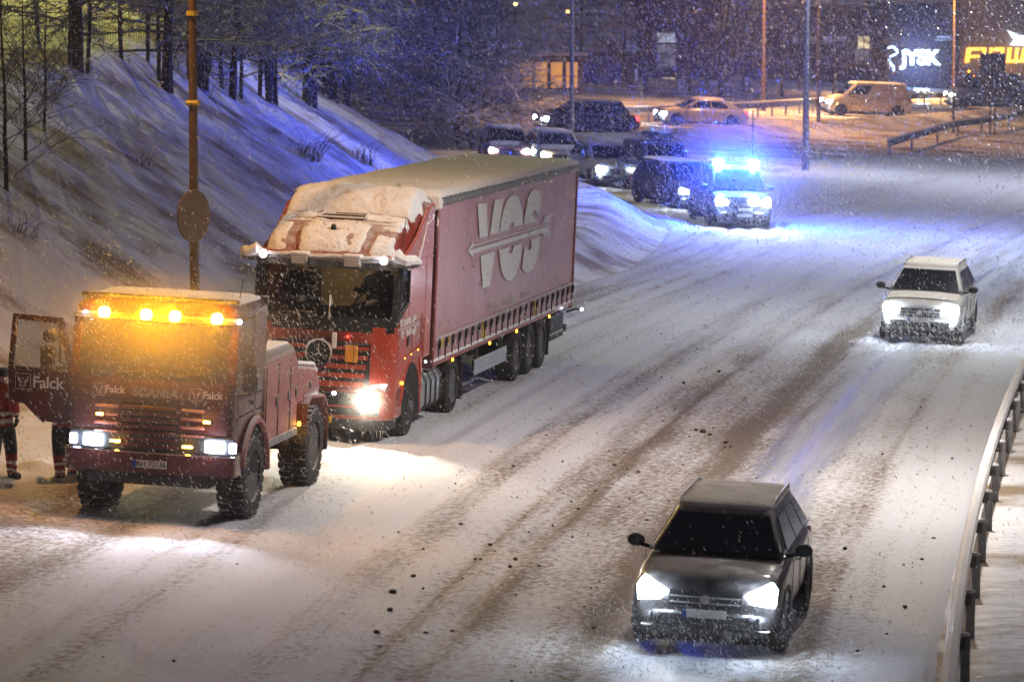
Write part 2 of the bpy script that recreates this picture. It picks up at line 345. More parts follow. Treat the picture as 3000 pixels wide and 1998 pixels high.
# road: a strip that follows the bend, with ruts and slush ridges
def road_mat():
    m = bpy.data.materials.new('slushy_road'); m.use_nodes = True; t = m.node_tree; b = t.nodes['Principled BSDF']; L = t.links
    uv = _n(t, 'ShaderNodeUVMap'); uv.uv_map = 'UVMap'; sp = _n(t, 'ShaderNodeSeparateXYZ'); L.new(uv.outputs[0], sp.inputs[0])
    def noise(sx, sy, sc, det=6, rough=.55, dis=0):
        mp = _n(t, 'ShaderNodeMapping'); mp.inputs['Scale'].default_value = (sx, sy, 1); L.new(uv.outputs[0], mp.inputs[0])
        n = _n(t, 'ShaderNodeTexNoise'); n.inputs['Scale'].default_value = sc; n.inputs['Detail'].default_value = det; n.inputs['Roughness'].default_value = rough; n.inputs['Distortion'].default_value = dis; L.new(mp.outputs[0], n.inputs[0]); return n.outputs[0]
    def math_(op, a, b_=None, c=None):
        n = _n(t, 'ShaderNodeMath', operation=op)
        for k, q in enumerate((a, b_, c)):
            if q is None: continue
            if isinstance(q, (int, float)): n.inputs[k].default_value = q
            else: L.new(q, n.inputs[k])
        return n.outputs[0]
    warp = math_('MULTIPLY_ADD', noise(.6, .05, 1, 4), 1.5, -.75)
    u = math_('ADD', sp.outputs[0], warp)
    un = math_('MULTIPLY_ADD', u, 1/16., 10/16.)          # u -10..6 -> 0..1
    def band(stops):
        cr = _n(t, 'ShaderNodeValToRGB'); cr.color_ramp.interpolation = 'EASE'; e = cr.color_ramp.elements
        pts = [((p+10)/16., v) for p, v in stops]
        e[0].position, e[0].color = pts[0][0], (pts[0][1],)*3+(1,); e[1].position, e[1].color = pts[-1][0], (pts[-1][1],)*3+(1,)
        for p, v in pts[1:-1]:
            q = e.new(p); q.color = (v, v, v, 1)
        L.new(un, cr.inputs[0]); return cr.outputs[0]
    at_ = _n(t, 'ShaderNodeAttribute'); at_.attribute_name = 'dirt'; brown = at_.outputs['Fac']
    wet = band([(-9.5,0),(-.9,0),(1.0,.25),(1.6,.75),(2.5,.85),(2.95,.1),(3.3,0),(5,0)])
    st = noise(2.2, .10, 1.2, 7, .6); grain = noise(3.4, 2.3, 2.6, 8, .72); fine = noise(14, 9, 1.5, 5, .7)
    a1 = math_('MULTIPLY_ADD', brown, .62, math_('MULTIPLY', st, .40)); a2 = math_('MULTIPLY_ADD', grain, 1.6, math_('MULTIPLY_ADD', fine, .35, math_('ADD', a1, -.42)))
    mr = _n(t, 'ShaderNodeMapRange'); mr.interpolation_type = 'SMOOTHSTEP'; mr.inputs[1].default_value = .84; mr.inputs[2].default_value = 1.42; L.new(a2, mr.inputs[0])
    c1 = _n(t, 'ShaderNodeMix', data_type='RGBA'); L.new(mr.outputs[0], c1.inputs[0]); c1.inputs[6].default_value = (.60, .61, .645, 1); c1.inputs[7].default_value = (.26, .205, .14, 1)
    wm = math_('MULTIPLY', wet, math_('MULTIPLY_ADD', st, 1.6, -.1)); wr = _n(t, 'ShaderNodeMapRange'); wr.inputs[1].default_value = .15; wr.inputs[2].default_value = .75; L.new(wm, wr.inputs[0])
    c2 = _n(t, 'ShaderNodeMix', data_type='RGBA'); L.new(wr.outputs[0], c2.inputs[0]); L.new(c1.outputs[2], c2.inputs[6]); c2.inputs[7].default_value = (.27, .28, .31, 1)
    L.new(c2.outputs[2], b.inputs['Base Color'])
    rr = _n(t, 'ShaderNodeMapRange'); rr.inputs[3].default_value = .88; rr.inputs[4].default_value = .42; L.new(wr.outputs[0], rr.inputs[0]); L.new(rr.outputs[0], b.inputs['Roughness'])
    hh = math_('MULTIPLY_ADD', grain, 1.5, math_('MULTIPLY_ADD', fine, .22, math_('MULTIPLY', noise(6, .15, 1.5, 4, .5), .7)))
    amp = math_('MULTIPLY_ADD', mr.outputs[0], .55, .3)
    bp = _n(t, 'ShaderNodeBump'); bp.inputs['Distance'].default_value = .13; L.new(amp, bp.inputs['Strength']); L.new(hh, bp.inputs['Height']); L.new(bp.outputs[0], b.inputs['Normal'])
    return m
M['road'] = road_mat()
us = np.arange(-13.2, 5.3, .11); vs_ = np.concatenate([np.arange(34, 125, .16), np.arange(125, 176, .4)])
U, V = np.meshgrid(us, vs_); XR = U+xc(V); YR = V
se = np.interp(YR, EDGE[:,1], EDGE[:,0])-XR
ruts = 0
for u0 in (-5.6,-4.05,-2.9,-1.5,-.9,.9,1.7,3.25):
    ruts = ruts-.035*np.exp(-((U-u0+.25*vnoise(V*.08, V*0+u0, 5))/.16)**2)+.022*np.exp(-((U-u0-.33+.25*vnoise(V*.08, V*0+u0, 5))/.12)**2)
# curved ruts where the side road joins
curv = 0
for k, off in enumerate((-1.35,-.95,-.2,.35,.95,1.6)):
    cx = np.interp(YR, [78,88,97,104,112,118,124,132], np.array([-3.0,.3,2.6,4.3,5.9,6.9,7.3,7.1]))+off
    curv = curv+np.exp(-((XR-cx)/.16)**2)*sst(82, 92, YR)*sst(134, 124, YR); ruts = ruts-.05*np.exp(-((XR-cx)/.13)**2)*sst(82, 92, YR)*sst(132, 122, YR)+.015*np.exp(-((XR-cx-.28)/.12)**2)*sst(82, 92, YR)*sst(132, 122, YR)
det = .016*fbm(U*4.5, V*3.2, 3, 40)+.028*fbm(U*1.3, V*.25, 3, 44)+ruts
side = sst(-7.2, -8.6, U)*sst(90, 70, V)     # ploughed, uneven shoulder on the left
det = det+side*(.05+.16*np.maximum(fbm(U*1.9, V*1.1, 4, 60), -.2))
inside = sst(.55, -.15, se)
ZR = plane(XR, YR)+.006+det*sst(.2,-.4, se)-.45*(1-inside)-.25*sst(4.95, 5.3, U)
n1, n2 = U.shape[1], U.shape[0]; i, j = np.meshgrid(np.arange(n1-1), np.arange(n2-1)); q = (j*n1+i).ravel()
keep = (inside[:-1, :-1] > .02).ravel(); q = q[keep]
dirt = np.zeros_like(U)
for u0, w0, a0 in ((3.2,.36,1.0),(.85,.26,1.0),(.0,.5,.62),(1.35,.16,.6),(-.75,.16,.8),(-1.35,.24,.62),(-2.4,.22,.75),(-2.9,.10,.5),(-3.6,.10,.3),(-4.7,.24,.55),(-5.6,.12,.5),(-6.6,.3,.6),(-7.7,.7,.95),(4.15,.10,.35),(2.55,.12,.4)):
    wv = .35*vnoise(V*.035, V*0+u0*3, 7)+.14*vnoise(V*.3, V*0+u0*5, 8)+.10*vnoise(V*1.3, V*0+u0*5, 9)
    dirt += a0*.8*np.exp(-((U-u0+wv)/(w0*1.55))**2)*np.clip(.85+.9*vnoise(V*.07, U*.6+u0, 11)+.5*vnoise(V*.5, U*2, 12), 0, 1.4)
for k in range(26):
    u0 = -6.5+k*.43+.3*math.sin(k*7.1); dirt += (.16+.12*math.sin(k*3.3))*np.exp(-((U-u0+.25*vnoise(V*.04, V*0+k, 14))/.045)**2)*np.clip(.5+2.2*vnoise(V*.06, V*0+k*3., 15), 0, 1)
dirt += .45*curv*(.7+vnoise(V*.6, U*2, 16)); dirt = dirt*np.interp(V, [40,75,100,140], [1,1,.75,.45])
tag(from_np('road', np.stack([XR.ravel(), YR.ravel(), ZR.ravel()], 1), np.stack([q, q+1, q+n1+1, q+n1], 1), M['road'], uv=np.stack([U.ravel(), V.ravel()], 1), att=('dirt', dirt)), 'road under packed snow and brown slush with tyre ruts', kind='structure')
# ================================================================ wheels
_wc = {}
def wheel(parent, x, y, z, r, w, name='wheel', heavy=False, side=1, rim=None, dish=.0, n=28, bolts=8, tread='rubber'):
    """side +1: outer face looks to +x"""
    key = (r, w, heavy, dish, n, tread)
    if key not in _wc:
        t = MB(); h = w/2; rr = r*.60
        t.lathe([(rr,-h*.8),(rr*1.03,-h*.95),(r*.80,-h),(r*.95,-h*.92),(r,-h*.72),(r,h*.72),(r*.95,h*.92),(r*.80,h),(rr*1.03,h*.95),(rr,h*.8)], 0, n=n)
        nb = 26 if heavy else 0
        for k in range(nb):
            a = 2*math.pi*k/nb
            for s_ in (-1, 1):
                aa = a+(s_*.5)*math.pi/nb; ca, sa = math.cos(aa), math.sin(aa); tw = math.pi/nb*.62*r
                pts = []
                for rad in (r*.985, r*1.045):
                    for dx, dt in ((.08,-1),(.93,-1),(.93,1),(.08,1)):
                        pts.append((s_*dx*h, ca*rad-sa*dt*tw, sa*rad+ca*dt*tw))
                t.hexa(pts)
        m = MB(); f = h*.55
        m.lathe([(rr,h*.8),(rr*.93,h*.78),(rr*.86,f*.5+dish),(rr*.5,f*.7+dish),(rr*.32,f*.9+dish),(rr*.30,f*1.35+dish),(rr*.05,f*1.45+dish)], 0, n=n, cap=True)
        for k in range(bolts):
            a = 2*math.pi*k/bolts; m.disc((f*.8+dish, rr*.62*math.cos(a), rr*.62*math.sin(a)), rr*.10, 0, .05, 8)
        _wc[key] = (t.mesh('tyre', M[tread], True, 40), m.mesh('rim', rim or M['rim'], True, 40))
    wh = empty(name, (x, y, z), parent); ty = share(_wc[key][0], 'tyre', wh); rm = share(_wc[key][1], 'rim', wh)
    if side < 0: wh.rotation_euler = (0, 0, math.pi)
    return wh

def plan_ring(w, yf, yb, z, rf=.18, rb=.08, n=4, crown=0.):
    pts = []
    for cx, cyy, r, a0 in ((-w+rf, yf+rf, rf, 180), (w-rf, yf+rf, rf, 270), (w-rb, yb-rb, rb, 0), (-w+rb, yb-rb, rb, 90)):
        for k in range(n+1):
            a = R(a0+90*k/n); pts.append((cx+r*math.cos(a), cyy+r*math.sin(a), z))
    return pts
def bow(ring, w, amt):   # bow the front face forward in plan
    return [(x, y-(amt*(1-(x/w)**2) if y < ring[0][1]+.6 else 0), z) for x, y, z in ring]

# ================================================================ red tractor unit
SEMI = frame((-3.2566, 63.5694, .1495), math.atan2(.19512, .98074))
tr = thing('truck_tractor', 'red tractor unit with snowy roof and one lit headlight pulling the pink curtain trailer', 'truck', SEMI)
def rail(name, m, pts, r, parent, n=6): return MB().tube(pts, r, n).build(name, m, parent, smooth=True)
# lower cab shell
lo = MB()
rings = [plan_ring(1.22,.10,2.15,.42,.22), plan_ring(1.25,.03,2.2,.62,.24), plan_ring(1.25,.0,2.2,1.0,.24), plan_ring(1.25,.0,2.25,1.5,.26), plan_ring(1.25,.03,2.28,1.95,.30)]
rings = [bow(r_, 1.25, .10) for r_ in rings]; lo.loft(rings)
cab = lo.build('cab_shell', M['red'], tr, smooth=True, angle=30)
# upper shell: rear wall, side walls with window openings, pillars
up = MB()
def side_wall(sx):
    X0, X1 = (sx*1.25, sx*1.19) if sx > 0 else (sx*1.19, sx*1.25)
    a, b = min(sx*1.25, sx*1.19), max(sx*1.25, sx*1.19)
    up.prism([(.25,1.95),(.98,1.95),(.98,2.28),(.42,2.12),(.27,2.12)], 0, a, b)      # below the window
    up.prism([(.98,1.95),(2.28,1.95),(2.28,3.12),(.90,3.12),(.90,2.92),(1.0,2.86),(1.0,2.3)], 0, a, b)
    up.prism([(.25,2.95),(.90,2.92),(.90,3.12),(.35,3.12)], 0, a, b)
side_wall(1); side_wall(-1); up.box(-1.2,1.2,2.20,2.28,1.95,3.12); up.box(-1.2,1.2,.30,2.28,3.08,3.13)
up.build('cab_upper', M['red'], tr, bevel=.012)
for s_ in (-1, 1):
    MB().prism([(.12,1.95),(.30,1.95),(.46,3.1),(.34,3.1)], 0, *sorted((s_*1.24, s_*1.13))).build('windscreen_pillar', M['black'], tr, bevel=.02)
# glass
ws = MB(); g = []
for z, y in ((2.02,.0),(2.5,.085),(3.0,.21)):
    g.append([(x, y+.16*(x/1.2)**2-.10*(1-(x/1.2)**2)*.9, z) for x in np.linspace(-1.17, 1.17, 9)])
g2 = [[(x, y+.012, z) for x, y, z in r_] for r_ in g]
for A in (g,):
    n = 9
    vs = [p for r_ in g for p in r_]; ws.add(vs, [(i*n+k, i*n+k+1, (i+1)*n+k+1, (i+1)*n+k) for i in range(2) for k in range(n-1)])
ws.build('windscreen', M['glass'], tr, smooth=True)
bd = MB(); g = []
for z, y in ((1.86,-.012),(2.1,.006)): g.append([(x, y+.19*(x/1.25)**2-.10, z) for x in np.linspace(-1.22,1.22,11)])
g += [[(x, y+.03, z) for x, y, z in r_] for r_ in g[::-1]]; bd.loft(g, cap=False, closed=False); bd.build('windscreen_base', M['dblack'], tr, smooth=True)
for s_ in (-1, 1):
    x = s_*1.235
    sg = MB().prism([(.27,2.13),(.42,2.13),(.97,2.30),(.98,2.85),(.90,2.91),(.38,2.93)], 0, *sorted((x, x-s_*.008)))
    sg.build('side_window', M['glass_side'], tr)
    fr = MB(); P_ = [(.27,2.13),(.42,2.13),(.97,2.30),(.98,2.85),(.90,2.91),(.38,2.93)]
    fr.tube([(s_*1.25, a, b) for a, b in P_+[P_[0]]], .018, 5); fr.build('window_seal', M['black'], tr, smooth=True)
MB().prism([(.20,2.02),(.95,2.27),(.97,2.33),(.22,2.15)], 0, 1.245, 1.262).build('window_base_trim', M['black'], tr, bevel=.006)
# roof of the cab as a height field, and the snow lying on it
def roof_z(x, y):
    yy = np.interp(y, [.12,.18,.3,.55,.9,.95,1.15,1.5,1.62,1.85,2.2,2.75], [3.02,3.10,3.24,3.42,3.54,3.56,3.60,3.66,3.70,3.80,3.93,3.98])
    ax = np.abs(x); side = sst(1.02, 1.27, ax)
    groove = .05*np.exp(-((ax-.66)/.06)**2)*sst(1.0,.6,y)
    return yy-groove-side*(yy-3.08)*.75*sst(2.4,1.2,y)-side*.12+.05*(1-ax**2/1.5)
xs_ = np.linspace(-1.27,1.27,111); ys_ = np.linspace(.12,2.75,121); XX, YY = np.meshgrid(xs_, ys_)
XXf = XX*(1-.10*sst(.6,.1,YY)); YF = YY+.22*(XX/1.27)**2*sst(1.6,.1,YY)
ZZ = roof_z(XX, YY)
def sheet(name, X, Y, Z, m, parent, uv=None, skirt=None):
    n1, n2 = X.shape[1], X.shape[0]; i, j = np.meshgrid(np.arange(n1-1), np.arange(n2-1)); q = (j*n1+i).ravel()
    return from_np(name, np.stack([X.ravel(), Y.ravel(), Z.ravel()], 1), np.stack([q, q+1, q+n1+1, q+n1], 1), m, parent)
rf = sheet('cab_roof', XXf, YF, ZZ, M['red_roof'], tr)
for s_ in (-1, 1):
    MB().prism([(.3,3.0),(2.28,3.0),(2.75,3.1),(2.75,3.9),(2.2,3.82),(1.5,3.42),(.9,3.22),(.5,3.10)], 0, *sorted((s_*1.255, s_*1.20))).build('roof_side_fairing', M['red'], tr, bevel=.012)
for s_ in (-1, 1): MB().box(*sorted((s_*1.25, s_*1.20)), 2.28, 2.78, 1.25, 3.85).build('side_deflector', M['red'], tr, bevel=.02)
nn = fbm(XX*3+5, YY*3, 4, 70); thick = .018+.075*nn
thick += .12*sst(1.60,1.85,YY)*sst(1.25,.95,np.abs(XX))              # deep drift at the back
thick -= .16*np.exp(-((YY-.95)/.03)**2)*sst(1.1,.8,np.abs(XX))*(.75+nn)      # swept seam
thick -= .13*np.exp(-((np.abs(XX)-.66)/.08)**2)*sst(.98,.8,YY)*(.8+nn)
hat = (np.abs(XX+.02) < .40) & (YY > 1.10) & (YY < 1.50); thick = np.where(hat, -.06, thick)
thick -= .14*np.exp(-((YY-1.12)/.07)**2)*(nn > -.08)*sst(.95,.8,np.abs(XX)); thick -= .14*np.exp(-((YY-1.55)/.05)**2)*(nn > -.0)
thick -= .20*sst(1.02, 1.20, XX)*sst(.35,-.0,nn)+.10*sst(1.1,1.27,-XX)
thick -= .10*sst(.25,.10,YY)
sheet('roof_snow', XXf*1.004, YF-.012, ZZ+thick, M['snow_cap'], tr)
ht = MB(); ht.prism([(-.38,1.12),(.36,1.12),(.32,1.48),(-.34,1.48)], 2, 3.655, 3.70); ht.build('roof_hatch', M['dblack'], tr, bevel=.01)
hf = MB(); hf.tube([(-.42,1.09,3.68),(.40,1.09,3.68),(.36,1.52,3.73),(-.38,1.52,3.73),(-.42,1.09,3.68)], .02, 6); hf.build('hatch_rim', M['snow_cap'], tr, smooth=True)
MB().ball((-.02,.62,3.53), .05,.05,.07).build('roof_camera', M['black'], tr, smooth=True)
MB().tube([(1.16,.75,3.25),(1.17,.8,3.72)], [.008,.004], 5).build('aerial', M['black'], tr)
# sun visor with markers and snow
vz = MB(); g = []
for z, dy in ((2.90,.05),(3.02,-.02),(3.10,.03)): g.append([(x, .10+dy+.17*(x/1.2)**2-.14, z) for x in np.linspace(-1.2,1.2,13)])
g += [[(x, y+.05, z) for x, y, z in r_] for r_ in g[::-1]]; vz.loft(g, cap=False, closed=False); vz.build('sun_visor', M['visor'], tr, smooth=True)
for xx in (-.42,.48):
    MB().box(xx-.14,xx+.14,-.10,.03,2.93,3.09).build('visor_lamp', M['visor'], tr, bevel=.02)
    b_ = MB(); b_.box(xx-.16,xx+.16,-.10,.10,3.085,3.15); b_.build('visor_snow', M['snow_cap'], tr, bevel=.03, seg=3)
sv = MB(); sv.tube([(x, .09+.17*(x/1.2)**2-.14, 3.10+.012*math.sin(x*9)) for x in np.linspace(-1.18,1.18,16)], .035, 6); sv.build('visor_snow', M['snow_cap'], tr, smooth=True)
for xx in (-1.07, 1.0):
    MB().disc((xx, .02, 3.07), .055, 1, .05, 14).build('roof_marker_lamp', M['led_w'], tr)
    MB().disc((xx, .05, 3.07), .085, 1, .05, 14).build('marker_housing', M['snow_cap'], tr, bevel=.01)
    point(tr, (xx, -.12, 3.07), .7, (.8,.8,1))
# mirror arms / camera arms with snow
for s_ in (-1, 1):
    ar = MB(); ar.tube([(s_*1.15,.15,3.02),(s_*1.33,.12,3.02),(s_*1.48,.30,3.02),(s_*1.52,.52,3.0)], [.07,.075,.065,.03], 8); ar.build('mirror_camera_arm', M['visor'], tr, smooth=True)
    ar = MB(); ar.tube([(s_*1.12,.15,3.10),(s_*1.20,.10,3.15),(s_*1.33,.13,3.07),(s_*1.47,.30,3.08),(s_*1.51,.54,3.04)], [.05,.11,.105,.09,.04], 8); ar.build('arm_snow', M['snow_cap'], tr, smooth=True)
# grille
fy = lambda x, z=1.3: -.10*(1-(x/1.25)**2)-.004
def front_strip(name, x0, x1, z0, z1, m, out=.02, parent=tr, n=7, taper=0):
    b = MB(); lo_, hi_ = [], []
    xs0 = np.linspace(x0, x1, n); xs1 = np.linspace(x0+taper, x1-taper, n)
    r1 = [(x, fy(x)-out, z1) for x in xs1]; r0 = [(x, fy(x)-out, z0) for x in xs0]
    b_ = [[(x, fy(x)+.03, z0) for x in xs0], r0, r1, [(x, fy(x)+.03, z1) for x in xs1]]
    b.loft(b_, cap=False, closed=False); return b.build(name, m, parent, smooth=True, angle=30)
front_strip('grille_panel', -.86, .86, .90, 1.68, M['dblack'], .006)
for k, (z0, z1, w) in enumerate(((1.56,1.62,.84),(1.40,1.47,.82),(1.24,1.32,.80),(1.09,1.17,.78),(.93,1.03,.76))):
    front_strip('grille_bar', -w, w, z0, z1, M['red'], .035, taper=-.01)
for z0 in (1.655,): front_strip('chrome_strip', .50, .84, z0, z0+.012, M['chrome'], .04)
b = MB(); b.lathe([(.20,-.02),(.235,-.03),(.25,0),(.235,.02)], 1, (0,-.155,1.50), 32); b.build('star_ring', M['chrome'], tr, smooth=True)
MB().disc((0,-.135,1.50), .205, 1, .03, 32).build('badge_disc', M['dblack'], tr)
b = MB()
for a in (90, 210, 330):
    ca, sa = math.cos(R(a)), math.sin(R(a)); b.add([(-.028*sa,-.16,1.5+.028*ca),(.028*sa,-.16,1.5-.028*ca),(.19*ca,-.155,1.5+.19*sa),(0,-.175,1.5),], [(0,2,3),(1,3,2),(0,3,1),(0,1,2)])
b.build('star_emblem', M['chrome'], tr)
b = MB().box(.45,.66,-.15,-.125,1.36,1.64); b.build('orange_board', M['orange_plate'], tr, bevel=.004)
MB().tube([(.60,-.155,1.36),(.60,-.155,1.64)], .004, 4).build('board_hinge', M['black'], tr)
# wipers
MB().tube([(.15,-.10,2.27),(.20,-.13,1.95),(.25,-.14,1.78)], .012, 5).build('wiper_arm', M['black'], tr)
b = MB(); b.box(.215,.295,-.165,-.135,1.58,1.84); b.build('wiper_mount', M['snow_cap'], tr, bevel=.01)
MB().tube([(.13,-.02,2.45),(.15,-.115,2.1)], .018, 5).build('wiper_blade', M['snow_cap'], tr)
MB().tube([(-.75,-.02,2.13),(-.1,-.09,2.16)], .012, 5).build('wiper_blade', M['black'], tr)
MB().box(.455,.495,-.125,-.115,1.76,1.80).build('marker_lamp', M['tail'], tr)
# bumper and lamps
b = MB(); rr_ = [bow(plan_ring(1.25,-.03,.8,z,.25), 1.25, .10) for z in (.40,.44,.86,.90)]; rr_[0] = bow(plan_ring(1.22,.0,.8,.40,.25),1.25,.1); b.loft(rr_); b.build('front_bumper', M['red'], tr, smooth=True, angle=30)
front_strip('bumper_grille', -.72,.72,.62,.84, M['dblack'], .04)
front_strip('bumper_intake', -.95,1.05,.47,.60, M['dblack'], .04)
b = MB(); b.loft([bow(plan_ring(1.18,.02,.7,z,.25),1.25,.1) for z in (.22,.42)]); b.build('lower_skirt', M['black'], tr, smooth=True)
front_strip('bumper_trim', -.9,.9,.60,.63, M['red'], .05)
for s_ in (-1, 1):
    hp = [(.66,.70),(.98,.68),(1.10,.78),(1.17,1.02),(.92,.99),(.78,.90)]
    hs = MB().prism([(s_*a, b_) for a, b_ in hp], 1, -.02, .16); hs.build('headlight', M['lens'], tr, bevel=.015)
    hb = MB().prism([(s_*a, b_) for a, b_ in [(.80,.72),(.96,.71),(1.02,.80),(.98,.88),(.85,.85)]], 1, -.035, -.02)
    dl = MB().prism([(s_*a, b_) for a, b_ in [(.80,.92),(.92,.985),(1.15,1.015),(1.15,.985),(.93,.955),(.83,.89)]], 1, -.04, -.02)
    hb.build('headlight_reflector', M['headlight_w'] if s_ > 0 else M['lens'], tr); dl.build('daylight_strip', M['led_w'] if s_ > 0 else M['lens'], tr)
spot(tr, (.9,-.15,.80), 1700, (1,.88,.68), 110, 10, 0, .8); point(tr, (.9,-.22,.80), 9, (1,.75,.45))
# number plate, mostly hidden by the recovery truck
b = MB().box(-.26,.26,-.15,-.135,.50-.17,.61-.17); np_ = b.build('number_plate', M['ygplate'], tr, bevel=.004)
put_text('plate_digit', '5', .115, M['dblack'], np_, (.20,-.152,.385), depth=.003, bold=.002)
# side: step area, arch, door lines, handle, mouldings
for s_ in (-1, 1):
    x0 = s_*1.252
    ar = MB(); arc = [(.50,.62)]+[(1.38+.70*math.cos(R(a)), .62+.70*math.sin(R(a))) for a in range(170, 5, -15)]+[(2.06,.55)]
    ar.tube([(s_*1.23, a, b_) for a, b_ in arc], .045, 6); ar.build('wheel_arch', M['red'], tr, smooth=True)
    MB().prism([(1.38+.66*math.cos(R(a)), .60+.66*math.sin(R(a))) for a in range(0, 181, 15)]+[(.72,.3),(2.04,.3)], 0, *sorted((s_*1.253, s_*.9))).build('wheel_well', M['dblack'], tr)
    for yy in (.30, 1.32, 2.05):
        MB().box(*sorted((x0, x0+s_*.004)), yy-.006, yy+.006, 1.42, 2.05 if yy > 1 else 2.0).build('door_gap', M['dblack'], tr)
    MB().tube([(s_*1.258,.12,1.36),(s_*1.262,1.2,1.42),(s_*1.262,2.2,1.52)], .016, 5).build('side_moulding', M['red'], tr, smooth=True)
    MB().prism([(.93,1.56),(1.05,1.60),(1.07,1.74),(1.0,1.76),(.93,1.68)], 0, *sorted((x0, s_*1.275))).build('door_handle', M['black'], tr, bevel=.006)
    MB().box(*sorted((s_*1.25, s_*1.275)), 2.02, 2.10, .32, 1.30).build('mudguard_edge', M['red'], tr, bevel=.01)
    MB().ball((s_*1.27,.62,.98), .02,.035,.03, 8, 5).build('side_marker_lamp', M['amber_s'], tr)
    for yy in (.72, 1.2, 1.75): MB().box(*sorted((s_*1.27, s_*1.28)), yy-.015, yy+.015, 1.345+.05*yy, 1.365+.05*yy).build('side_reflector', M['amber_s'], tr)
    wheel(tr, s_*1.07, 1.38, .51, .51, .31, side=s_, dish=.10, bolts=10)
    for dx in (0, -.34): wheel(tr, s_*(1.07)+s_*dx, 5.08, .51, .51, .29, side=s_, dish=-.10, tread='tread' if dx else 'rubber')
MB().ball((1.28,2.35,1.18), .022,.022,.022, 8, 5).build('marker_lamp', M['led_w'], tr)
# chassis, tank, batteries, fenders
ch = MB(); ch.box(-.42,-.34,.6,6.3,.75,1.0); ch.box(.34,.42,.6,6.3,.75,1.0)
for yy in (2.4,3.6,4.6,5.7): ch.box(-.34,.34,yy,yy+.1,.78,.98)
ch.build('chassis_frame', M['chassis'], tr)
MB().lathe([(.07,-1.0),(.07,1.0)], 0, (0,5.08,.51), 10, True).build('drive_axle', M['chassis'], tr)
for s_ in (-1, 1):
    tk = MB(); P_ = [(s_*1.24+.0, .40),(s_*1.24,.80),(s_*1.16,.93),(s_*.62,.93),(s_*.55,.85),(s_*.55,.35),(s_*.65,.26),(s_*1.12,.26)]
    tk.prism(P_, 1, 2.45, 3.95); tk.build('fuel_tank', M['alu'], tr, bevel=.04, seg=2)
    for yy in (2.62, 3.0, 3.4, 3.78):
        MB().tube([(s_*.56,yy,.94),(s_*1.17,yy,.945),(s_*1.252,yy,.80),(s_*1.252,yy,.40),(s_*1.13,yy,.245)], .016, 5).build('tank_strap', M['black'], tr)
    MB().box(*sorted((s_*.62, s_*1.20)), 2.15, 2.42, .35, .95).build('battery_box', M['chassis'], tr, bevel=.02)
    sn = MB(); sn.ball((s_*.95,2.5,1.0), .25,.4,.09); sn.ball((s_*1.0,3.5,.96), .2,.5,.05); sn.ball((s_*.9,2.95,1.02), .2,.25,.1); sn.build('tank_snow', M['snow_cap'], tr, smooth=True)
    fd = MB(); arc = [(5.08+.60*math.cos(R(a)), .55+.60*math.sin(R(a))) for a in range(160, 15, -12)]
    fd.loft([[(s_*.70,a,b_),(s_*1.25,a,b_),(s_*1.25,a,b_+.03),(s_*.70,a,b_+.03)] for a, b_ in arc]); fd.build('rear_fender', M['black'], tr, smooth=True)
    MB().box(*sorted((s_*.75, s_*1.24)), 5.70, 5.74, .18, .85).build('mud_flap', M['rubber'], tr)
MB().box(-1.0,1.0,2.32,2.7,.95,1.3).build('air_tank_bracket', M['chassis'], tr)
b = MB()
for k in range(8): b.tube([(-.6+.15*k,2.5,1.5),(-.5+.12*k,2.75,1.2),(-.4+.1*k,2.9,1.6)], .018, 5)
b.build('air_hose', M['black'], tr, smooth=True)
for s_ in (-1, 1):
    b = MB()
    for k in range(7):
        x = s_*(1.12-.06*k)+random.uniform(-.02,.02); L_ = random.uniform(.05,.16); b.tube([(x,.03,.23),(x,.03,.23-L_)], [.012,.002], 5)
    b.build('icicles', M['snow_cap'], tr)
# interior
point(tr, (0,1.0,2.98), 7, (1,.78,.42), .15); MB().box(-.12,.12,.92,1.08,3.04,3.07).build('added_cab_lamp', emi('added_cab_lamp', (1,.8,.5), 2), tr)  # lamp added to brighten the dark cab interior
MB().box(-1.17,1.17,2.08,2.14,1.96,3.05).build('rear_curtain', M['cream'], tr)
MB().box(-.55,.85,2.00,2.05,2.08,2.95).build('bunk_curtain', M['cream'], tr)
b = MB(); b.prism([(.14,1.95),(.55,1.95),(.62,2.18),(.35,2.25),(.16,2.10)], 0, -1.12, 1.12); b.build('dashboard', M['dblack'], tr, bevel=.02)
b = MB(); b.lathe([(.22,-.015),(.24,0),(.22,.015),(.20,0)], 1, (0,0,0), 20); sw = b.build('steering_wheel', M['black'], tr, smooth=True); sw.location = (.62,.62,2.28); sw.rotation_euler = (R(-40),0,0)
for xx in (-.66,.66):
    st = MB(); st.box(xx-.26,xx+.26,.95,1.45,1.96,2.12); st.box(xx-.25,xx+.25,1.38,1.55,2.1,2.72); st.box(xx-.14,xx+.14,1.40,1.52,2.72,2.92); st.build('seat', M['seat'], tr, bevel=.04, seg=2)

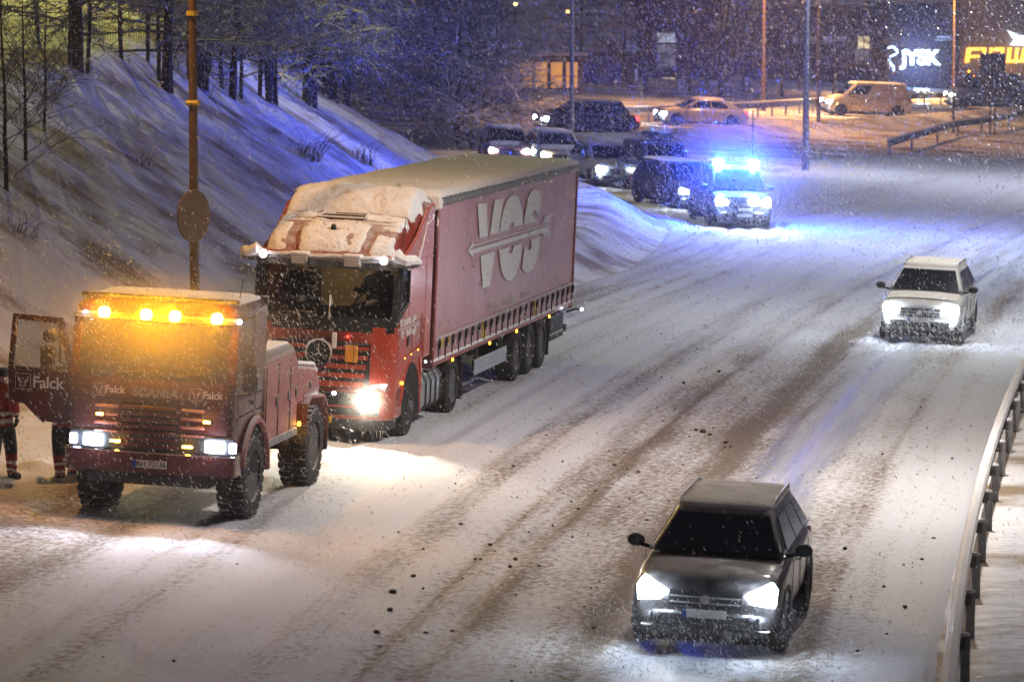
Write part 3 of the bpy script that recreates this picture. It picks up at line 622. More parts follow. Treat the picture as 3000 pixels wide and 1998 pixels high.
LOGO = [[(6.23,3.69),(7.03,3.67),(7.29,3.05),(6.58,3.05)],[(7.8,3.69),(8.62,3.67),(8.28,3.04),(7.5,3.06)],[(6.71,2.72),(8.03,2.71),(7.68,2.09),(7.04,2.09)],
[(8.38,3.05),(9.28,3.04),(9.39,3.15),(9.59,3.18),(9.75,3.13),(9.74,3.06),(10.7,3.05),(10.57,3.27),(10.37,3.45),(10.07,3.61),(9.72,3.69),(9.34,3.69),(8.95,3.6),(8.64,3.42),(8.49,3.23)],
[(8.4,2.71),(9.49,2.71),(9.32,2.64),(9.44,2.58),(9.69,2.57),(9.87,2.7),(10.67,2.7),(10.64,2.5),(10.43,2.27),(10.11,2.1),(9.71,2.04),(9.35,2.06),(8.97,2.17),(8.68,2.35),(8.52,2.56)],
[(10.81,3.05),(12.07,3.04),(11.66,3.15),(11.59,3.21),(11.74,3.27),(12.02,3.23),(12.26,3.14),(12.41,3.33),(12.45,3.5),(12.26,3.62),(11.8,3.69),(11.32,3.67),(11.08,3.55),(10.92,3.35),(10.83,3.2)],
[(10.93,2.62),(11.16,2.55),(11.49,2.5),(11.66,2.55),(11.62,2.64),(11.49,2.71),(12.48,2.7),(12.47,2.5),(12.3,2.26),(11.96,2.12),(11.48,2.06),(11.05,2.11),(10.79,2.2),(10.83,2.36),(10.9,2.5)],
[(5.98,2.88),(13.41,2.87),(13.46,2.77),(5.99,2.81)],[(5.52,2.88),(5.98,2.88),(5.99,2.81),(6.09,2.72)],[(5.99,2.96),(13.37,2.92),(13.37,2.9),(6.0,2.94)],[(5.52,2.89),(6.04,3.03),(5.98,2.94),(5.77,2.89)],
[(12.7,2.95),(12.99,3.1),(13.13,3.1),(12.88,2.95)],[(12.94,2.95),(13.18,3.1),(13.34,3.1),(13.13,2.95)],[(13.18,2.95),(13.38,3.1),(13.55,3.09),(13.37,2.94)],
[(12.69,2.79),(12.92,2.68),(13.07,2.67),(12.9,2.79)],[(12.93,2.79),(13.15,2.67),(13.3,2.67),(13.14,2.78)],[(13.18,2.78),(13.37,2.67),(13.62,2.67),(13.46,2.77)]]
def logo(name, parent, x, sc, oy, oz, m=None, th=.006, sy=1.):
    b = MB(); nP = [LOGO.index(p) for p in LOGO]
    for k, poly in enumerate(LOGO):
        P_ = [((a-5.52)*sc*sy+oy, (c-2.04)*sc+oz) for a, c in poly]; b.prism(P_, 0, x, x+th*(1+.12*(k % 3)))
    o = b.build(name, m or M['white'], parent); md = o.modifiers.new('t', 'TRIANGULATE'); return o
logo('company_logo', tr, 1.2535, .205, .16, 1.73, M['white_soft'])

# ================================================================ curtain-sided trailer
tl = thing('semi_trailer', 'long curtain-sided trailer with faded red tarpaulin, arrow logo and thick snow on top', 'trailer', SEMI)
def curtain_mat():
    m = bpy.data.materials.new('tarpaulin'); m.use_nodes = True; t = m.node_tree; b = t.nodes['Principled BSDF']; L = t.links
    tc = _n(t, 'ShaderNodeTexCoord'); mp = _n(t, 'ShaderNodeMapping'); mp.inputs['Scale'].default_value = (1, 3.2, .25); L.new(tc.outputs['Object'], mp.inputs[0])
    n1 = _n(t, 'ShaderNodeTexNoise'); n1.inputs['Scale'].default_value = 2.2; n1.inputs['Detail'].default_value = 8; L.new(mp.outputs[0], n1.inputs[0])
    n2 = _n(t, 'ShaderNodeTexNoise'); n2.inputs['Scale'].default_value = .5; n2.inputs['Detail'].default_value = 5; L.new(tc.outputs['Object'], n2.inputs[0])
    ad = _n(t, 'ShaderNodeMath', operation='ADD'); L.new(n1.outputs[0], ad.inputs[0]); L.new(n2.outputs[0], ad.inputs[1])
    cr = _n(t, 'ShaderNodeValToRGB'); e = cr.color_ramp.elements; e[0].position = .30; e[0].color = (.36, .13, .145, 1); e[1].position = .70; e[1].color = (.52, .29, .315, 1)
    hf_ = _n(t, 'ShaderNodeMath', operation='MULTIPLY'); hf_.inputs[1].default_value = .5; L.new(ad.outputs[0], hf_.inputs[0]); L.new(hf_.outputs[0], cr.inputs[0]); L.new(cr.outputs[0], b.inputs['Base Color'])
    b.inputs['Roughness'].default_value = .38; b.inputs['Specular IOR Level'].default_value = .55
    wv = _n(t, 'ShaderNodeTexWave'); wv.wave_type = 'BANDS'; wv.bands_direction = 'Y'; wv.inputs['Scale'].default_value = 1.9; wv.inputs['Distortion'].default_value = .8; L.new(tc.outputs['Object'], wv.inputs[0])
    ma = _n(t, 'ShaderNodeMath', operation='MULTIPLY_ADD'); L.new(wv.outputs['Fac'], ma.inputs[0]); ma.inputs[1].default_value = .25; L.new(n1.outputs[0], ma.inputs[2])
    bp = _n(t, 'ShaderNodeBump'); bp.inputs['Strength'].default_value = .35; bp.inputs['Distance'].default_value = .03; L.new(ma.outputs[0], bp.inputs['Height']); L.new(bp.outputs[0], b.inputs['Normal'])
    return m
M['curtain'] = curtain_mat()
Y0, Y1, ZT = 2.95, 16.5, 3.93
yy = np.linspace(Y0+.08, Y1-.06, 150); zz = np.linspace(1.12, 3.86, 26); A, B = np.meshgrid(yy, zz)
for s_ in (-1, 1):
    fold = .012*np.sin(A*19)*sst(1.0,.0,(B-1.1)/2.8)*(.4+np.abs(vnoise(A*2, B)))+.01*np.sin(A*42)*sst(3.3,3.86,B)+.035*fbm(A*.5, B*.6, 2, 80)
    for yr in (6.35, 9.7, 13.1): fold += .018*np.exp(-((A-yr)/.10)**2)
    o = sheet('side_curtain', s_*(1.262+fold*.3), A, B, M['curtain'], tl)
bd = MB(); bd.box(-1.24,1.24,Y0+.02,Y1-.02,1.18,3.90); bd.build('cargo_body', M['curtain'], tl)
MB().box(-1.27,1.27,Y0-.03,Y0+.06,1.0,3.94).build('front_bulkhead', M['resc'], tl, bevel=.01)
for s_ in (-1, 1):
    for yv in (Y0+.03, Y1-.03): MB().box(*sorted((s_*1.24, s_*1.29)), yv-.05, yv+.05, 1.05, 3.94).build('corner_post', M['red_dirty'], tl, bevel=.01)
    MB().box(*sorted((s_*1.25, s_*1.31)), Y0, Y1, 3.84, 3.97).build('roof_rail', M['steel'], tl, bevel=.012)
    MB().box(*sorted((s_*1.26, s_*1.325)), Y0, Y1, 3.955, 3.985).build('rail_lip', M['steel_dark'], tl, bevel=.006)
    MB().box(*sorted((s_*1.22, s_*1.285)), Y0, Y1, 1.03, 1.14).build('side_rave', M['red_dirty'], tl, bevel=.008)
b = MB(); b.prism([(1.02,3.72),(1.32,3.78),(1.32,4.03),(1.0,4.03)], 1, Y0-.10, Y0+.12); b.build('roof_corner_cap', M['snow_cap'], tl, bevel=.03, seg=2)
MB().box(-1.27,1.27,Y0-.05,Y0+.02,3.84,3.97).build('front_roof_rail', M['steel_dark'], tl)
# roof snow sheet with soft rolling top and ragged edge
xs_ = np.linspace(-1.30,1.30,40); ys_ = np.linspace(Y0-.06,Y1+.02,160); XX, YY = np.meshgrid(xs_, ys_)
ed = np.minimum(np.minimum(XX+1.30, 1.30-XX)*5, np.minimum(YY-Y0+.06, Y1+.02-YY)*5)
sheet('roof_snow', XX+.012*vnoise(YY*7, XX, 3), YY, 3.975+.105*np.sqrt(np.clip(ed, 0, 1))*(1+.25*fbm(XX*2, YY*2, 3, 90))+.02*np.sin(YY*2.4)*.4, M['snow_cap'], tl)
kn = MB()
for k in range(34):
    y = Y0+.4+k*.395; kn.box(1.30,1.335,y-.03,y+.05,3.965,4.0)
tag(kn.build('roof_rollers', M['chrome'], tl), kind='stuff')
# straps with buckles
ys_s = [3.28+.565*k for k in range(24)]
sb = MB(); sb.box(-.012,.012,-.006,.006,-.32,0); sm = sb.mesh('curtain_strap', M['dblack'])
kb = MB(); kb.hexa([(-.012,-.018,-.12),(.02,-.018,-.12),(.02,.018,-.12),(-.012,.018,-.12),(-.012,-.055,.0),(.03,-.055,.0),(.03,.055,.0),(-.012,.055,.0)]); kb.ball((.01,0,.0),.025,.055,.05,8,5); km = kb.mesh('buckle', M['dblack'], True)
tk_ = MB(); tk_.hexa([(0,-.010,0),(.008,-.010,0),(.008,.008,0),(0,.008,0),(0,-.17,.17),(.008,-.17,.17),(.008,-.15,.17),(0,-.15,.17)]); tm = tk_.mesh('lashing_tab', M['snow_cap'])
for k, y in enumerate(ys_s):
    if y > Y1-.2: break
    s0 = share(sm, 'curtain_strap', tl, (1.302, y, 1.44)); share(km, 'buckle', s0, (.01, 0, .0))
    share(tm, 'lashing_tab', tl, (1.300, y+.36, 1.20))
for (a, b_) in ((7.12,7.42),(12.2,12.5),(3.5,3.68),(4.15,4.22)): MB().box(1.285,1.298,a,b_,1.14 if b_-a > .2 else 1.3,1.47).build('yellow_board', M['yellow'], tl)
MB().box(1.283,1.292,Y0+.1,Y1-.1,1.475,1.525).build('reflective_stripe', M['white_soft'], tl)
b = MB()
for k in range(60):
    y = Y0+.1+k*.226; b.ball((1.285, y, 1.135), .03, .14, .028+.015*random.random(), 6, 4)
b.build('ledge_snow', M['snow_cap'], tl, smooth=True)
logo('company_logo', tl, 1.279, 1, 5.52, 2.04, th=.003)
put_text('city_lettering', 'Deventer', .25, M['white_soft'], tl, (1.297, 8.05, 1.71), FACE_LEFT, space=.95)
put_text('city_lettering', 'Groningen', .25, M['white_soft'], tl, (1.297, 9.72, 1.70), FACE_LEFT, space=.95)
put_text('city_lettering', 'transport', .25, M['white_soft'], tl, (1.297, 11.3, 1.70), FACE_LEFT, space=.95)
b = MB(); P_ = [(3.35,1.60),(4.15,1.60),(4.15,1.76),(3.35,1.76)]
b.tube([(1.29,a,c) for a, c in P_+[P_[0]]], .006, 4); b.build('code_frame', M['white_soft'], tl)
# running gear
ch = MB(); ch.box(-.55,-.42,3.3,16.3,.85,1.08); ch.box(.42,.55,3.3,16.3,.85,1.08); ch.box(-1.2,1.2,3.0,16.4,1.06,1.16)
for k in range(14): ch.box(-1.2,1.2,3.4+k,3.48+k,.98,1.08)
ch.build('trailer_frame', M['chassis'], tl)
for yv in (10.9,12.2,13.5):
    MB().lathe([(.08,-1.0),(.08,1.0)], 0, (0,yv,.51), 10, True).build('trailer_axle', M['chassis'], tl)
    for s_ in (-1, 1):
        wheel(tl, s_*1.06, yv, .51, .51, .36, side=s_, dish=-.02, tread='rubber', rim=M['steel_dark'])
        fd = MB(); arc = [(yv+.59*math.cos(R(a)), .55+.59*math.sin(R(a))) for a in range(165, 10, -14)]
        fd.loft([[(s_*.85,a,c),(s_*1.27,a,c),(s_*1.27,a,c+.02),(s_*.85,a,c+.02)] for a, c in arc]); fd.build('mudguard', M['black'], tl, smooth=True)
for s_ in (-1, 1):
    for k, (a, b_) in enumerate(((.50,.585),(.59,.685),(.69,.79))): MB().box(*sorted((s_*1.22, s_*1.25)), 6.8, 9.75, a, b_).build('side_guard', M['alu_side'], tl, bevel=.008)
    for yv in (7.1, 9.4): MB().box(*sorted((s_*1.12, s_*1.21)), yv, yv+.1, .5, 1.05).build('guard_bracket', M['chassis'], tl)
    MB().box(*sorted((s_*.8, s_*1.0)), 5.9, 6.05, .2, 1.0).build('landing_leg', M['chassis'], tl, bevel=.01)
    MB().box(*sorted((s_*.8, s_*1.24)), 14.15, 14.2, .2, .95).build('mud_flap', M['rubber'], tl)
MB().box(.5,1.24,14.3,15.75,.60,.95).build('pallet_box', M['black'], tl, bevel=.015)
MB().box(.5,1.25,14.3,15.75,.57,.60).build('pallet_box_rim', M['alu'], tl)
MB().box(.9,1.24,14.3,15.75,.46,.55).build('rear_guard', M['black'], tl)
MB().box(-1.2,1.2,16.2,16.35,.50,.65).build('rear_bumper', M['steel_dark'], tl)
MB().box(1.0,1.29,16.35,16.52,.98,1.16).build('rear_corner', M['red_dirty'], tl, bevel=.01)
MB().tube([(1.2,16.3,.9),(1.36,16.42,.96),(1.48,16.45,.96)], .025, 6).build('marker_arm', M['black'], tl)
MB().ball((1.5,16.42,.96), .03,.03,.035, 8, 5).build('rear_marker_lamp', M['led_w'], tl)
for yv in (4.6,7.9,10.5,13.9): MB().box(1.275,1.295,yv-.03,yv+.03,.98,1.03).build('side_marker_lamp', M['amber_s'], tl)
# ================================================================ recovery truck
RESC = frame((-5.1697, 53.4711, .2328), R(10.3))
rc = thing('recovery_truck', 'dark red recovery truck with lit amber beacons and an open driver side door', 'recovery truck', RESC)
def pr(name, poly, x0, x1, m, bevel=.01, parent=rc, ax=0): return MB().prism(poly, ax, x0, x1).build(name, m, parent, bevel=bevel)
# cab: lower body, posts, roof (windows are open glass so that one sees through)
lo = MB()
rings = [plan_ring(1.16,.06,1.8,1.02,.12), plan_ring(1.19,.02,1.82,1.35,.12), plan_ring(1.20,.03,1.84,1.8,.12), plan_ring(1.20,.08,1.84,2.03,.12)]
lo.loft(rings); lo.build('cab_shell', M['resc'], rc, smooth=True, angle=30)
for s_ in (-1, 1):
    pr('windscreen_pillar', [(.07,2.02),(.20,2.02),(.36,2.95),(.22,2.95)], *sorted((s_*1.20, s_*1.08)), M['resc'])
    pr('door_pillar', [(1.10,2.02),(1.26,2.02),(1.26,2.95),(1.12,2.95)], *sorted((s_*1.20, s_*1.12)), M['resc'])
pr('rear_cab_wall', [(1.72,2.0),(1.84,2.0),(1.84,2.97),(1.72,2.97)], -1.19, 1.19, M['resc'])
for s_ in (-1, 1): pr('rear_side_panel', [(1.24,2.02),(1.84,2.02),(1.84,2.97),(1.24,2.97)], *sorted((s_*1.20, s_*1.15)), M['resc'])
rfm = MB(); rfm.loft([plan_ring(1.20,.20,1.86,2.93,.12), plan_ring(1.20,.24,1.86,3.02,.14), plan_ring(1.14,.36,1.82,3.12,.18)]); rfm.build('cab_roof', M['resc'], rc, smooth=True, angle=30)
sn = MB(); sn.loft([plan_ring(1.13,.40,1.80,3.10,.2), plan_ring(1.10,.44,1.78,3.155,.2), plan_ring(1.0,.52,1.72,3.18,.2)]); sn.build('roof_snow', M['snow_cap'], rc, smooth=True)
b = MB(); vs0 = [(-1.10,.075,2.04),(1.10,.075,2.04),(1.08,.235,2.92),(-1.08,.235,2.92)]; b.slab(vs0, .006, .0); b.build('windscreen', M['glass_side'], rc)
b = MB(); b.slab([(1.19,.22,2.06),(1.19,1.10,2.06),(1.19,1.12,2.90),(1.19,.36,2.90)], .006, 0); b.build('side_window', M['glass'], rc)
b = MB(); b.prism([(.12,2.0),(.45,2.0),(.42,2.16),(.18,2.14)], 0, -1.1, 1.1); b.build('dashboard', M['dblack'], rc, bevel=.02)
for xx in (-.62,.62):
    st = MB(); st.box(xx-.24,xx+.24,.85,1.3,2.0,2.12); st.box(xx-.24,xx+.24,1.25,1.40,2.1,2.70); st.box(xx-.13,xx+.13,1.27,1.38,2.70,2.86); st.build('seat', M['seat'], rc, bevel=.04)
st = MB(); st.lathe([(.22,-.015),(.24,0),(.22,.015),(.20,0)], 1, (0,0,0), 18); q = st.build('steering_wheel', M['black'], rc, smooth=True); q.location = (.6,.45,2.25); q.rotation_euler = (R(-50),0,0)
for k in range(2): MB().tube([(-.6+.9*k,.10,2.10),(-.1+.9*k,.075,2.16)], .012, 5).build('wiper', M['black'], rc)
# beacon bar
pr('visor', [(.08,2.86),(.30,2.88),(.30,2.96),(.10,2.93)], -1.18, 1.18, M['black'])
MB().box(-1.15,1.15,.30,.42,3.14,3.20).build('beacon_bar', M['black'], rc, bevel=.02)
for xx, yb in ((-.74,.10),(-.13,.10),(.29,.10),(.90,.10)):
    bb = MB(); bb.lathe([(.02,-.09),(.08,-.07),(.09,0),(.07,.06),(.02,.075)], 2, (xx,yb,2.955), 14, True); q = bb.build('amber_beacon', M['amber'], rc, smooth=True)
    MB().disc((xx,yb+.05,2.87), .09, 2, .03, 14).build('beacon_base', M['black'], rc)
    point(rc, (xx, yb-.13, 3.0), 70, (1,.40,.005), .08)
for xx in (-1.02, 1.22):
    MB().disc((xx,.12,2.92), .035, 1, .04, 12).build('roof_marker_lamp', M['led_w'], rc); point(rc, (xx,.02,2.92), 2, (.9,.8,1))
MB().tube([(.98,1.0,3.1),(1.03,1.0,3.45)], .006, 4).build('aerial', M['black'], rc)
MB().box(-.35,1.19,1.88,1.98,3.02,3.14).build('rear_light_bar', M['steel_dark'], rc, bevel=.01)
# nose: grille, badges, lamps
def fr(name, x0, x1, z0, z1, y, m, bevel=.006, d=.02): return MB().box(x0, x1, y-d, y, z0, z1).build(name, m, rc, bevel=bevel)
fr('grille_panel', -.42,.42, 1.05,1.72, .025, M['dblack'])
for k in range(7): fr('grille_slat', -.40,.40, 1.08+.09*k, 1.13+.09*k, .005, M['resc'], .01, .03)
for s_ in (-1, 1):
    for k in range(4): fr('side_grille_slat', *sorted((s_*.46, s_*.80)), 1.26+.12*k, 1.30+.12*k, .01, M['resc_box'], .01, .03)
fr('nose_step', -1.1,1.1, 1.74,1.765, .02, M['dblack'])
o = put_text('badge_lettering', 'SCANIA', .175, M['chrome'], rc, (.07,-.005,1.86), depth=.02, bold=.009, space=1.08)
def emblem(parent, x, y, z, s, rot=FACE_FRONT):
    e_ = empty('company_emblem', (x,y,z), parent); e_.rotation_euler = rot; t = .004
    b = MB(); fr_ = [(-s,-s),(s,-s),(s,s),(-s,s)]
    for a, c in zip(fr_, fr_[1:]+fr_[:1]): b.tube([(*a,t),(*c,t)], s*.05, 4)
    for sx in (-1, 1):
        b.prism([(sx*.08*s,-.2*s),(sx*.75*s,.8*s),(sx*.70*s,.15*s),(sx*.35*s,-.35*s)], 2, 0, t); b.prism([(sx*.05*s,-.5*s),(sx*.5*s,-.42*s),(sx*.35*s,-.62*s),(sx*.05*s,-.7*s)], 2, 0, t)
    b.build('bird_mark', M['white_soft'], e_)
for x0 in (-.70, .72):
    emblem(rc, x0-.06, .012, 1.87, .085); put_text('company_lettering', 'Falck', .15, M['white'], rc, (x0+.18,.008,1.87), depth=.006, bold=.002, space=.95)
for x0, z0 in ((-.72,1.52),(.84,1.50),(-.48,1.15),(.57,1.13)):
    w_ = .05 if z0 > 1.4 else .075
    MB().box(x0-w_,x0+w_,-.05,-.02,z0-.018,z0+.018).build('amber_flasher', M['amber'], rc, bevel=.008); MB().box(x0-w_-.02,x0+w_+.02,-.035,-.0,z0-.035,z0+.035).build('flasher_housing', M['black'], rc, bevel=.01)
    point(rc, (x0,-.16,z0), 1.6, (1,.45,.03), .03)
bm_ = MB(); bm_.loft([bow(plan_ring(1.24,-.02,.5,z,.10), 1.24, .03) for z in (.72,.78,1.00,1.02)]); bm_.build('front_bumper', M['resc'], rc, smooth=True, angle=30)
b = MB(); b.tube([(-1.24,-.04,1.025),(-.6,-.08,1.02),(.6,-.08,1.02),(1.26,-.04,1.025)], .014, 6); b.build('bumper_trim', M['chrome'], rc, smooth=True)
fr('lamp_panel', -1.16,1.26, 1.03,1.29, .03, M['black'], .02, .05)
for s_, c0 in ((-1,-.80),(1,.97)):
    MB().box(c0-.14,c0+.14,-.07,-.03,1.07,1.24).build('headlight', M['headlight'], rc, bevel=.03, seg=3)
    f0 = s_*1.14+.04*(s_>0)+.05; MB().box(f0-.055,f0+.055,-.06,-.03,1.08,1.23).build('side_lamp', M['led_w'], rc, bevel=.02)
    spot(rc, (c0,-.12,1.15), 380, (.80,.85,1), 85, 12, 0, .7); point(rc, (c0,-.25,1.15), 2.5, (.65,.75,1))
    point(rc, (f0,-.18,1.15), 3, (.5,.6,1))
b = MB().box(-.20,.29,-.075,-.06,.80,.91); npl = b.build('number_plate', M['plate'], rc, bevel=.004)
MB().box(-.20,-.155,-.079,-.074,.80,.91).build('plate_band', M['eu_blue'], npl)
put_text('plate_lettering', 'KH 73136', .105, M['dblack'], npl, (.065,-.079,.857), depth=.003, bold=.001)
MB().box(-.9,.9,.0,.4,.55,.72).build('under_bumper', M['chassis'], rc, bevel=.02)
# open door on the far side, hinged at the windscreen pillar
dr = empty('open_door', (-1.22,.30,0), rc); D_ = R(4)
dr.rotation_euler = (0,0,D_)
def dpan(name, poly, y0, y1, m, bevel=.008): return MB().prism(poly, 1, y0, y1).build(name, m, dr, bevel=bevel)
door = MB()
door.prism([(0,2.06),(-.95,2.10),(-.92,1.58),(-.70,1.56),(-.46,1.33),(-.10,1.30),(0,1.4)], 1, -.03, .04)
for q_ in ([(-.95,2.09),(-.87,2.09),(-.83,2.82),(-.90,2.84)], [(-.90,2.84),(-.86,2.76),(-.20,2.72),(-.17,2.81)], [(-.17,2.81),(-.25,2.73),(-.07,2.06),(.02,2.06)]): door.prism(q_, 1, -.025, .035)
door.build('door_frame', M['resc'], dr, bevel=.008)
MB().prism([(-.87,2.10),(-.06,2.07),(-.24,2.73),(-.84,2.75)], 1, .0, .005).build('door_window', M['glass'], dr)
emblem(dr, -.72, -.036, 1.88, .11); put_text('company_lettering', 'Falck', .235, M['white'], dr, (-.36,-.036,1.87), depth=.006, bold=.003, space=.95)
MB().box(-.45,-.25,-.20,-.06,2.08,2.42).build('door_mirror', M['black'], dr, bevel=.03); MB().box(-.43,-.22,-.20,-.06,2.47,2.64).build('door_mirror', M['black'], dr, bevel=.05)
MB().tube([(-.12,-.04,2.15),(-.18,-.12,2.2),(-.18,-.12,2.62),(-.13,-.04,2.66)], .016, 5).build('mirror_arm', M['black'], dr)
# mirror on the near side
MB().box(1.24,1.46,.28,.40,1.92,2.34).build('door_mirror', M['black'], rc, bevel=.04, seg=2)
MB().tube([(1.18,.2,2.40),(1.35,.32,2.42),(1.35,.34,1.88),(1.18,.22,1.86)], .016, 5).build('mirror_arm', M['black'], rc)
for yv in (.26, 1.28): MB().box(1.203,1.208,yv-.005,yv+.005,1.3,2.04).build('door_gap', M['dblack'], rc)
for zv in (1.55, 1.80): MB().box(1.203,1.210,.22,1.8,zv-.006,zv+.006).build('panel_groove', M['dblack'], rc)
MB().box(1.21,1.23,1.02,1.2,1.66,1.72).build('door_handle', M['black'], rc, bevel=.006)
for s_ in (-1, 1):
    ar = MB(); arc = [(.52,.82)]+[(1.25+.76*math.cos(R(a)), .66+.76*math.sin(R(a))) for a in range(165, 10, -12)]+[(2.02,.62)]
    ar.tube([(s_*1.22,a,c) for a, c in arc], .06, 6); ar.build('wheel_arch', M['resc_box'], rc, smooth=True)
    MB().prism([(1.25+.72*math.cos(R(a)), .64+.74*math.sin(R(a))) for a in range(0, 181, 12)], 0, *sorted((s_*1.212, s_*.7))).build('wheel_well', M['dblack'], rc)
    wheel(rc, s_*1.03, 1.25, .60, .60, .42, side=s_, heavy=True, dish=.0, rim=M['rust'] if 0 else M['steel_dark'], tread='tread', bolts=10)
    wheel(rc, s_*1.03, 5.00, .60, .60, .46, side=s_, heavy=True, dish=.0, rim=M['steel_dark'], tread='tread', bolts=10)
# locker body
for s_ in (-1, 1):
    bx = [(1.86,.88),(2.4,.90),(3.9,1.02),(3.90,2.0),(3.62,2.24),(1.86,2.22)]
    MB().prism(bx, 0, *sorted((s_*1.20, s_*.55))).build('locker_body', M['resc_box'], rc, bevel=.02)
    tp = MB()
    tp.hexa([(s_*.55,1.86,2.23),(s_*1.14,1.86,2.23),(s_*1.14,3.6,2.25),(s_*.55,3.6,2.25),(s_*.55,1.86,2.31),(s_*1.10,1.86,2.31),(s_*1.10,3.6,2.33),(s_*.55,3.6,2.33)])
    tp.build('tread_plate_top', M['snow_cap'], rc, bevel=.02, seg=2)
    for k in range(22):
        y = 1.90+k*.078; share(_wc.setdefault('ridge', MB().tube([(0,0,0),(.09,.0,-.05),(.11,.0,-.16)], .013, 5).mesh('plate_ridge', M['snow_cap'], True)), 'plate_ridge', rc, (s_*1.095, y, 2.31), (0,0,0 if s_ > 0 else math.pi))
    for (a, c) in ((1.93,2.62),(2.68,3.36),(3.42,3.84)):
        zt = 2.06 if c < 3.5 else 1.95; zb = .92+(a-1.9)*.06
        dl = MB().box(*sorted((s_*1.203, s_*1.214)), a, c, zb+.04, zt); d_ = dl.build('locker_door', M['resc_box'], rc, bevel=.006)
        for q_ in (a-.012, c+.004): MB().box(*sorted((s_*1.201, s_*1.208)), q_, q_+.010, zb, zt+.03).build('door_gap', M['dblack'], rc)
        MB().box(*sorted((s_*1.214, s_*1.24)), c-.14, c-.07, 1.48, 1.64).build('locker_latch', M['steel'], d_, bevel=.008)
    MB().box(*sorted((s_*1.18, s_*1.222)), 1.86, 3.88, .90, 1.02).build('kick_plate', M['steel'], rc, bevel=.01)
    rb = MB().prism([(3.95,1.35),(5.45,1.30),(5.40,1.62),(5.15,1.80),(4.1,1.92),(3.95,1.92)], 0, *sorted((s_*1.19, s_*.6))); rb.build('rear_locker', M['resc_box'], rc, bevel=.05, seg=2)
    MB().prism([(3.97,1.93),(4.1,1.93),(5.12,1.82),(5.36,1.68),(5.36,1.73),(5.13,1.88),(4.1,1.99),(3.97,1.99)], 0, *sorted((s_*1.17, s_*.6))).build('rear_locker_snow', M['snow_cap'], rc, bevel=.02)
    MB().box(*sorted((s_*1.19, s_*1.22)), 4.7, 4.76, 1.52, 1.62).build('locker_latch', M['steel'], rc, bevel=.006)
    MB().box(*sorted((s_*1.192, s_*1.205)), 4.35, 5.1, 1.415, 1.445).build('light_strip', M['white_soft'], rc)
    fd = MB(); prof = [(4.28,1.0),(4.36,1.28),(4.6,1.38),(5.45,1.32),(5.68,1.15),(5.76,.85),(5.76,.6)]
    fd.loft([[(s_*.78,a,c),(s_*1.27,a,c),(s_*1.27,a+.01,c+.035),(s_*.78,a+.01,c+.035)] for a, c in prof]); fd.build('rear_fender', M['resc_box'], rc, smooth=True, angle=50)
    fs = MB(); fs.ball((s_*1.05,5.0,1.39), .20,.48,.05); fs.build('fender_snow', M['snow_cap'], rc, smooth=True)
    MB().ball((s_*1.22,4.0,1.05), .03,.05,.04, 8, 5).build('side_flasher', M['amber_s'], rc); point(rc, (s_*1.32,4.0,1.05), 2.5, (1,.5,.03), .03)
    MB().tube([(s_*1.2,5.5,1.38),(s_*1.36,5.6,1.36)], .02, 5).build('marker_arm', M['black'], rc); MB().ball((s_*1.38,5.6,1.36), .035,.03,.035, 8, 5).build('rear_marker_lamp', M['led_w'], rc)
    MB().box(*sorted((s_*.95, s_*1.25)), 5.76, 5.86, .45, .75).build('tail_lamp_box', M['black'], rc)
b = MB(); b.box(-.40,-.30,.4,6.0,.72,.95); b.box(.30,.40,.4,6.0,.72,.95); b.box(-.9,.9,5.9,6.0,.6,.9); b.build('chassis_frame', M['chassis'], rc)
for yv in (1.25,5.0): b = MB(); b.lathe([(.09,-.95),(.09,-.3),(.22,-.18),(.22,.18),(.09,.3),(.09,.95)], 0, (0,yv,.60), 12, True); b.build('axle', M['chassis'], rc, smooth=True)
MB().box(-.5,.5,1.95,5.6,.98,1.75).build('winch_deck', M['chassis'], rc, bevel=.03)
cr = MB(); cr.tube([(0,2.6,1.8),(0,4.6,2.05)], .16, 8); cr.tube([(0,4.4,1.9),(0,6.6,1.15)], .10, 6); cr.build('recovery_crane', M['resc_box'], rc, smooth=True)
MB().tube([(0,6.0,.8),(.0,8.0,.5),(0,9.9,.45)], .05, 6).build('tow_bar', M['steel_dark'], rc)
b = MB()
for xx in (.80,.90,1.0,1.1): b.tube([(xx,1.95,2.2),(xx,1.95,3.02)], .022, 6)
b.tube([(.55,2.05,2.25),(.55,2.05,3.1)], .05, 8); b.build('exhaust_stack', M['chrome'], rc, smooth=True)
b = MB()
for k in range(10): b.tube([(.75+.04*k,2.02,2.3),(.72+.05*k,2.05,2.55+.05*(k % 3)),(.8+.035*k,2.0,2.95)], .012, 4)
b.build('hoses', M['black'], rc)
MB().hexa([(.2,2.4,2.2),(.5,2.4,2.2),(.5,2.5,2.2),(.2,2.5,2.2),(.33,2.4,2.5),(.37,2.4,2.5),(.37,2.5,2.5),(.33,2.5,2.5)]).build('warning_triangle', M['orange_plate'], rc)

